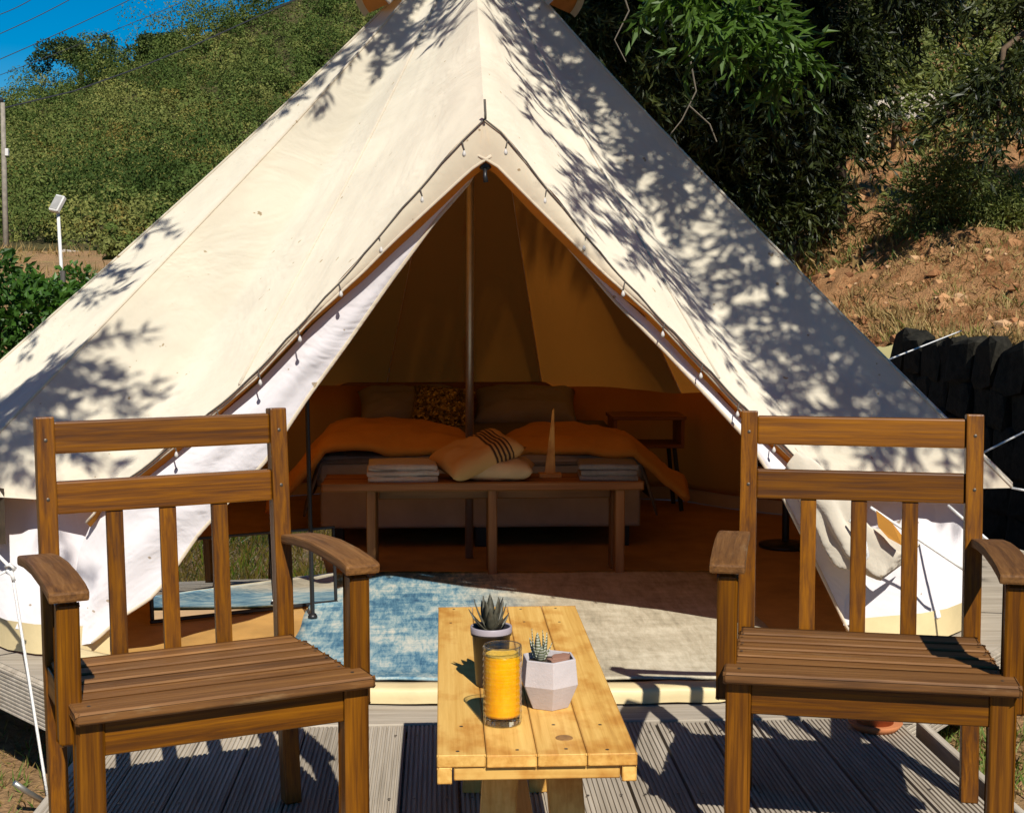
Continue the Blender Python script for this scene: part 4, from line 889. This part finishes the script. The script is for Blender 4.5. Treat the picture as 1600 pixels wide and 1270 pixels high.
def pillow(w, d, h, n=22, seed=1):
    V = []; g = vnoise(seed); F = []
    for top in (1, -1):
        for j in range(n + 1):
            for i in range(n + 1):
                u = -1 + 2 * i / n; v = -1 + 2 * j / n; e = max(0, (1 - u ** 4) * (1 - v ** 4)) ** .5
                x = w / 2 * u * (1 - .07 * (1 - v * v)); y = d / 2 * v * (1 - .07 * (1 - u * u)); V.append((x, y, top * h / 2 * e * (1 + .3 * (float(g(i * .35, j * .35)) - .5))))
    m = (n + 1) ** 2
    for j in range(n):
        for i in range(n):
            a = j * (n + 1) + i; F.append((a, a + 1, a + n + 2, a + n + 1)); F.append((m + a, m + a + n + 1, m + a + n + 2, m + a + 1))
    return V, F
grey_cloth = plain('grey bed linen', (.30, .275, .225), .95, .12, 6, .5, 12); grey2 = plain('grey blanket', (.155, .14, .115), .95, .15, 8, .6, 30)
orange_cloth = plain('orange duvet', (.66, .31, .045), .9, .12, 5, .8, 9); beige = plain('pale bed base', (.36, .31, .25), .9, .1)
towel_m = plain('cream towel', (.58, .52, .43), .95, .08, 60, .5, 200); towel_g = plain('grey blue towel', (.26, .25, .24), .95, .1, 60, .5, 200)
bed = thing('bed', 'double bed with grey linen and orange bedspread at the back of the tent', 'bed', (.19, 7.75, .007))
bevelled('bed_base', cbox(-.78, .78, -.97, .97, .10, .30, .01), beige, bed, .01)
bevelled('mattress', cbox(-.80, .80, -.99, .97, .30, .46, .03), grey_cloth, bed, .03)
for x in (-.7, 0, .7):
    for y in (-.9, .85): box('leg', (x - .03, x + .03, y - .03, y + .03, 0, .1), black_m, bed)
bevelled('headboard', cbox(-.85, .85, .985, 1.02, .05, .68, .005), bench_wood[0], bed, .005)
def blanket(u, v):
    x = -.86 + 1.72 * u; y = -1.0 + 1.6 * v; ex = max(0, abs(x) - .78); z = .474 - ex * 3.2 + .02 * (float(N1(u * 6, v * 6)) - .5); 
    return (x, y, z - (.25 * max(0, .05 - v) * 4 if v < .05 else 0))
obj('blanket', *grid(blanket, 40, 30), grey2, bed, True).modifiers.new('s', 'SOLIDIFY').thickness = .012
def spread(side):
    def f(u, v):
        x0 = (.02 + .18 * v); x = side * (x0 + u * (1.02 - x0)); y = -1.02 + .95 * v + .05 * math.sin(u * 7); e = max(0, abs(x) - .74)
        puff = .075 * math.sin(math.pi * min(1, max(0, u * 1.15))) ** .5 * math.sin(math.pi * min(1, .12 + v * .88)) ** .5
        z = .485 + puff + .04 * (float(N2(u * 5 + side, v * 5)) - .5) + .022 * (float(N1(u * 14 + v * 5, v * 9)) - .5) - e * (.62 if side > 0 else .9) - .10 * max(0, .10 - v) * 10 * .5
        return (x, y, max(z, .12))
    o = obj('bedspread', *grid(f, 36, 30), orange_cloth, bed, True, False); o.modifiers.new('s', 'SOLIDIFY').thickness = .03
spread(-1); spread(1)
def lay(name, label, cat_, VF, mat, loc, rot=(0, 0, 0), smooth=True):
    o = obj(name, *VF, mat, smooth=smooth, fix=True); o.location = loc; o.rotation_euler = rot; return tag(o, label, cat_)
lay('pillow', 'large grey pillow against the headboard left of the centre pole', 'pillow', pillow(.62, .40, .17, seed=3), grey_cloth, (-.19, 8.40, .565), (R(24), 0, R(4)))
lay('pillow', 'large grey pillow against the headboard right of the centre pole', 'pillow', pillow(.62, .40, .17, seed=4), grey_cloth, (.50, 8.40, .565), (R(24), 0, R(-3)))
m_gold, nt, nd, lk, b = nmat('gold sequins'); vv = nd.new('ShaderNodeTexVoronoi'); vv.inputs['Scale'].default_value = 70; lk.new(coords(nt), vv.inputs[0])
cg = ramp(nt, vv.outputs['Color'], [(.2, (.08, .055, .012)), (.55, (.30, .21, .045)), (.85, (.75, .58, .2))]); lk.new(cg.outputs[0], b.inputs['Base Color']); b.inputs['Metallic'].default_value = .5; b.inputs['Roughness'].default_value = .35; bump(nt, vv.outputs['Distance'], .8, .02, b)
lay('cushion', 'shiny gold textured cushion in the middle of the bed', 'cushion', pillow(.36, .30, .15, seed=5), m_gold, (.0, 8.12, .575), (R(48), R(6), R(-4)))
m_or2, nt, nd, lk, b = nmat('patterned mustard cushion'); wv = nd.new('ShaderNodeTexWave'); wv.bands_direction = 'X'; wv.inputs['Scale'].default_value = 16; lk.new(coords(nt, rnd=False), wv.inputs[0])
sx = nd.new('ShaderNodeSeparateXYZ'); lk.new(coords(nt, rnd=False), sx.inputs[0]); st = ramp(nt, wv.outputs[0], [(.48, (.055, .03, .015)), (.55, (.46, .27, .09))])
ms = nd.new('ShaderNodeMath'); ms.operation = 'COMPARE'; ms.inputs[1].default_value = .075; ms.inputs[2].default_value = .045; lk.new(sx.outputs[0], ms.inputs[0])
lk.new(mult(nt, (.58, .36, .13), st.outputs[0], ms.outputs[0], 'MIX'), b.inputs['Base Color']); b.inputs['Roughness'].default_value = .9
lay('cushion', 'mustard cushion with dark stripes lying on the bench', 'cushion', pillow(.36, .34, .12, seed=6), m_or2, (.15, 6.22, .535), (R(8), R(-20), R(18)))
lay('cushion', 'plain cream cushion under the striped cushion on the bench', 'cushion', pillow(.34, .26, .10, seed=7), plain('cream cushion', (.56, .42, .23), .95), (.24, 6.20, .475), (0, 0, R(-5)))
def towel(w, d, h, n):
    mb = MB(); gg = random.Random(int(w * 1000))
    for i in range(n):
        hh = h / n; e = gg.uniform(-.012, .012)
        def f(u, v):                                   # a soft folded layer, rounded at its fold
            a = 2 * math.pi * u; x = (w / 2 + e - gg.uniform(0, .001)) * max(-1, min(1, 1.25 * math.cos(a))); z = hh * .52 * max(-1, min(1, 1.35 * math.sin(a))); return (x, -d / 2 + d * v + .004 * math.sin(x * 40 + i), i * hh + hh / 2 + z * (.9 + .2 * float(N1(u * 9 + i, v * 5))) + .006 * math.sin(x * 9 + i) * (i / n))
        V, F = grid(f, 28, 10); mb.add(V, F); m0 = len(mb.V) - len(V); mb.F += [tuple(m0 + k for k in range(28)), tuple(m0 + 10 * 29 + k for k in range(27, -1, -1))]
    return mb.V, mb.F
for nm, lb, sz, mt, lc, rz in (('towel', 'folded cream towels at the left end of the bench', (.30, .24, .075, 3), towel_m, (-.175, 6.21, .428), .04), ('towel', 'folded grey towels at the right end of the bench', (.24, .22, .07, 3), towel_g, (.735, 6.2, .428), -.05)):
    tag(obj(nm, *towel(*sz), mt, None, True, True), lb, 'towel'); o = bpy.data.objects[[k.name for k in bpy.data.objects if k.get('label') == lb][0]]; o.location = lc; o.rotation_euler = (0, 0, rz)
ob = thing('wooden_ornament', 'slim pale wooden spire ornament standing on the bench', 'ornament', (.482, 6.24, .4275))
bevelled('foot', cbox(-.05, .05, -.03, .03, 0, .018, .001), pine[0], ob, .002)
V = [(-.024, -.010, .018), (.024, -.010, .018), (.024, .010, .018), (-.024, .010, .018), (.010, -.006, .30), (.018, -.006, .31), (.018, .006, .31), (.010, .006, .30)]
bevelled('spire', (V, [(0, 3, 2, 1), (4, 5, 6, 7), (0, 1, 5, 4), (1, 2, 6, 5), (2, 3, 7, 6), (3, 0, 4, 7)]), pine[2], ob, .002)
bs = thing('bedside_table', 'small wooden bedside table with open shelf and black legs, right of the bed', 'bedside table', (1.17, 8.02, .007))
bevelled('top', cbox(-.21, .21, -.16, .16, .52, .54, .001), bench_wood[0], bs, .002); bevelled('shelf', cbox(-.20, .20, -.15, .15, .36, .378, .001), bench_wood[0], bs, .002)
for s in (-1, 1): bevelled('side', cbox(s * .192 - .009, s * .192 + .009, -.15, .15, .378, .52, .001), bench_wood[2], bs, .002)
for sx_ in (-1, 1):
    for sy in (-1, 1): bevelled('leg', between((sx_ * .15, sy * .11, .36), (sx_ * .19, sy * .14, 0), .022, .022, .001), black_m, bs, .002)
cs_ = thing('stool', 'low black stool by the tent wall right of the door', 'stool', (1.68, 6.75, .007))
obj('seat', *lathe([(0, .40), (.15, .40), (.16, .41), (.16, .43), (.15, .44), (0, .44)], 24), black_m, cs_, True, True)
obj('column', *tube([(0, 0, .02), (0, 0, .40)], .018, 10), black_m, cs_, fix=True); obj('base', *lathe([(0, 0), (.13, 0), (.13, .015), (.03, .03), (0, .03)], 24), black_m, cs_, True, True)
m_mir, nt, nd, lk, b = nmat('mirror'); b.inputs['Metallic'].default_value = 1; b.inputs['Roughness'].default_value = .0; nm_ = noise(nt, coords(nt), 3, 2); cm = ramp(nt, nm_.outputs[0], [(.3, (.78, .78, .76)), (.7, (.85, .85, .83))]); lk.new(cm.outputs[0], b.inputs['Base Color'])
mr = thing('mirror', 'leaning mirror in a black frame inside the tent behind the left armchair', 'mirror', (-.76, 5.43, .012), R(27))
mr.rotation_euler = (R(-4.7), 0, R(25))
box('pane', (-.36, .36, -.004, .004, .014, .30), m_mir, mr, .001)
box('frame', (-.375, .375, -.008, .008, 0, .013), black_m, mr); box('frame', (-.375, .375, -.008, .008, .301, .311), black_m, mr)
for s in (-1, 1): box('frame', (s * .367 - .006, s * .367 + .006, -.008, .008, .0135, .3005), black_m, mr)
box('prop', (-.02, .02, .013, .11, 0, .02), black_m, mr)
pl = thing('floor_stand', 'slim black metal floor stand just inside the door on the left', 'stand', (-.494, 5.30, .02))
obj('pole', *tube([(0, 0, 0), (-.012, 0, .9), (-.018, 0, 1.25)], .0085, 8), black_m, pl, fix=True); obj('base', *lathe([(0, 0), (.018, 0), (.018, .008), (.012, .018), (0, .018)], 20), black_m, pl, True, True)
obj('hook', *tube([(-.018, 0, 1.25), (-.05, 0, 1.30), (-.10, 0, 1.28), (-.11, 0, 1.24)], .008, 6), black_m, pl, fix=True)
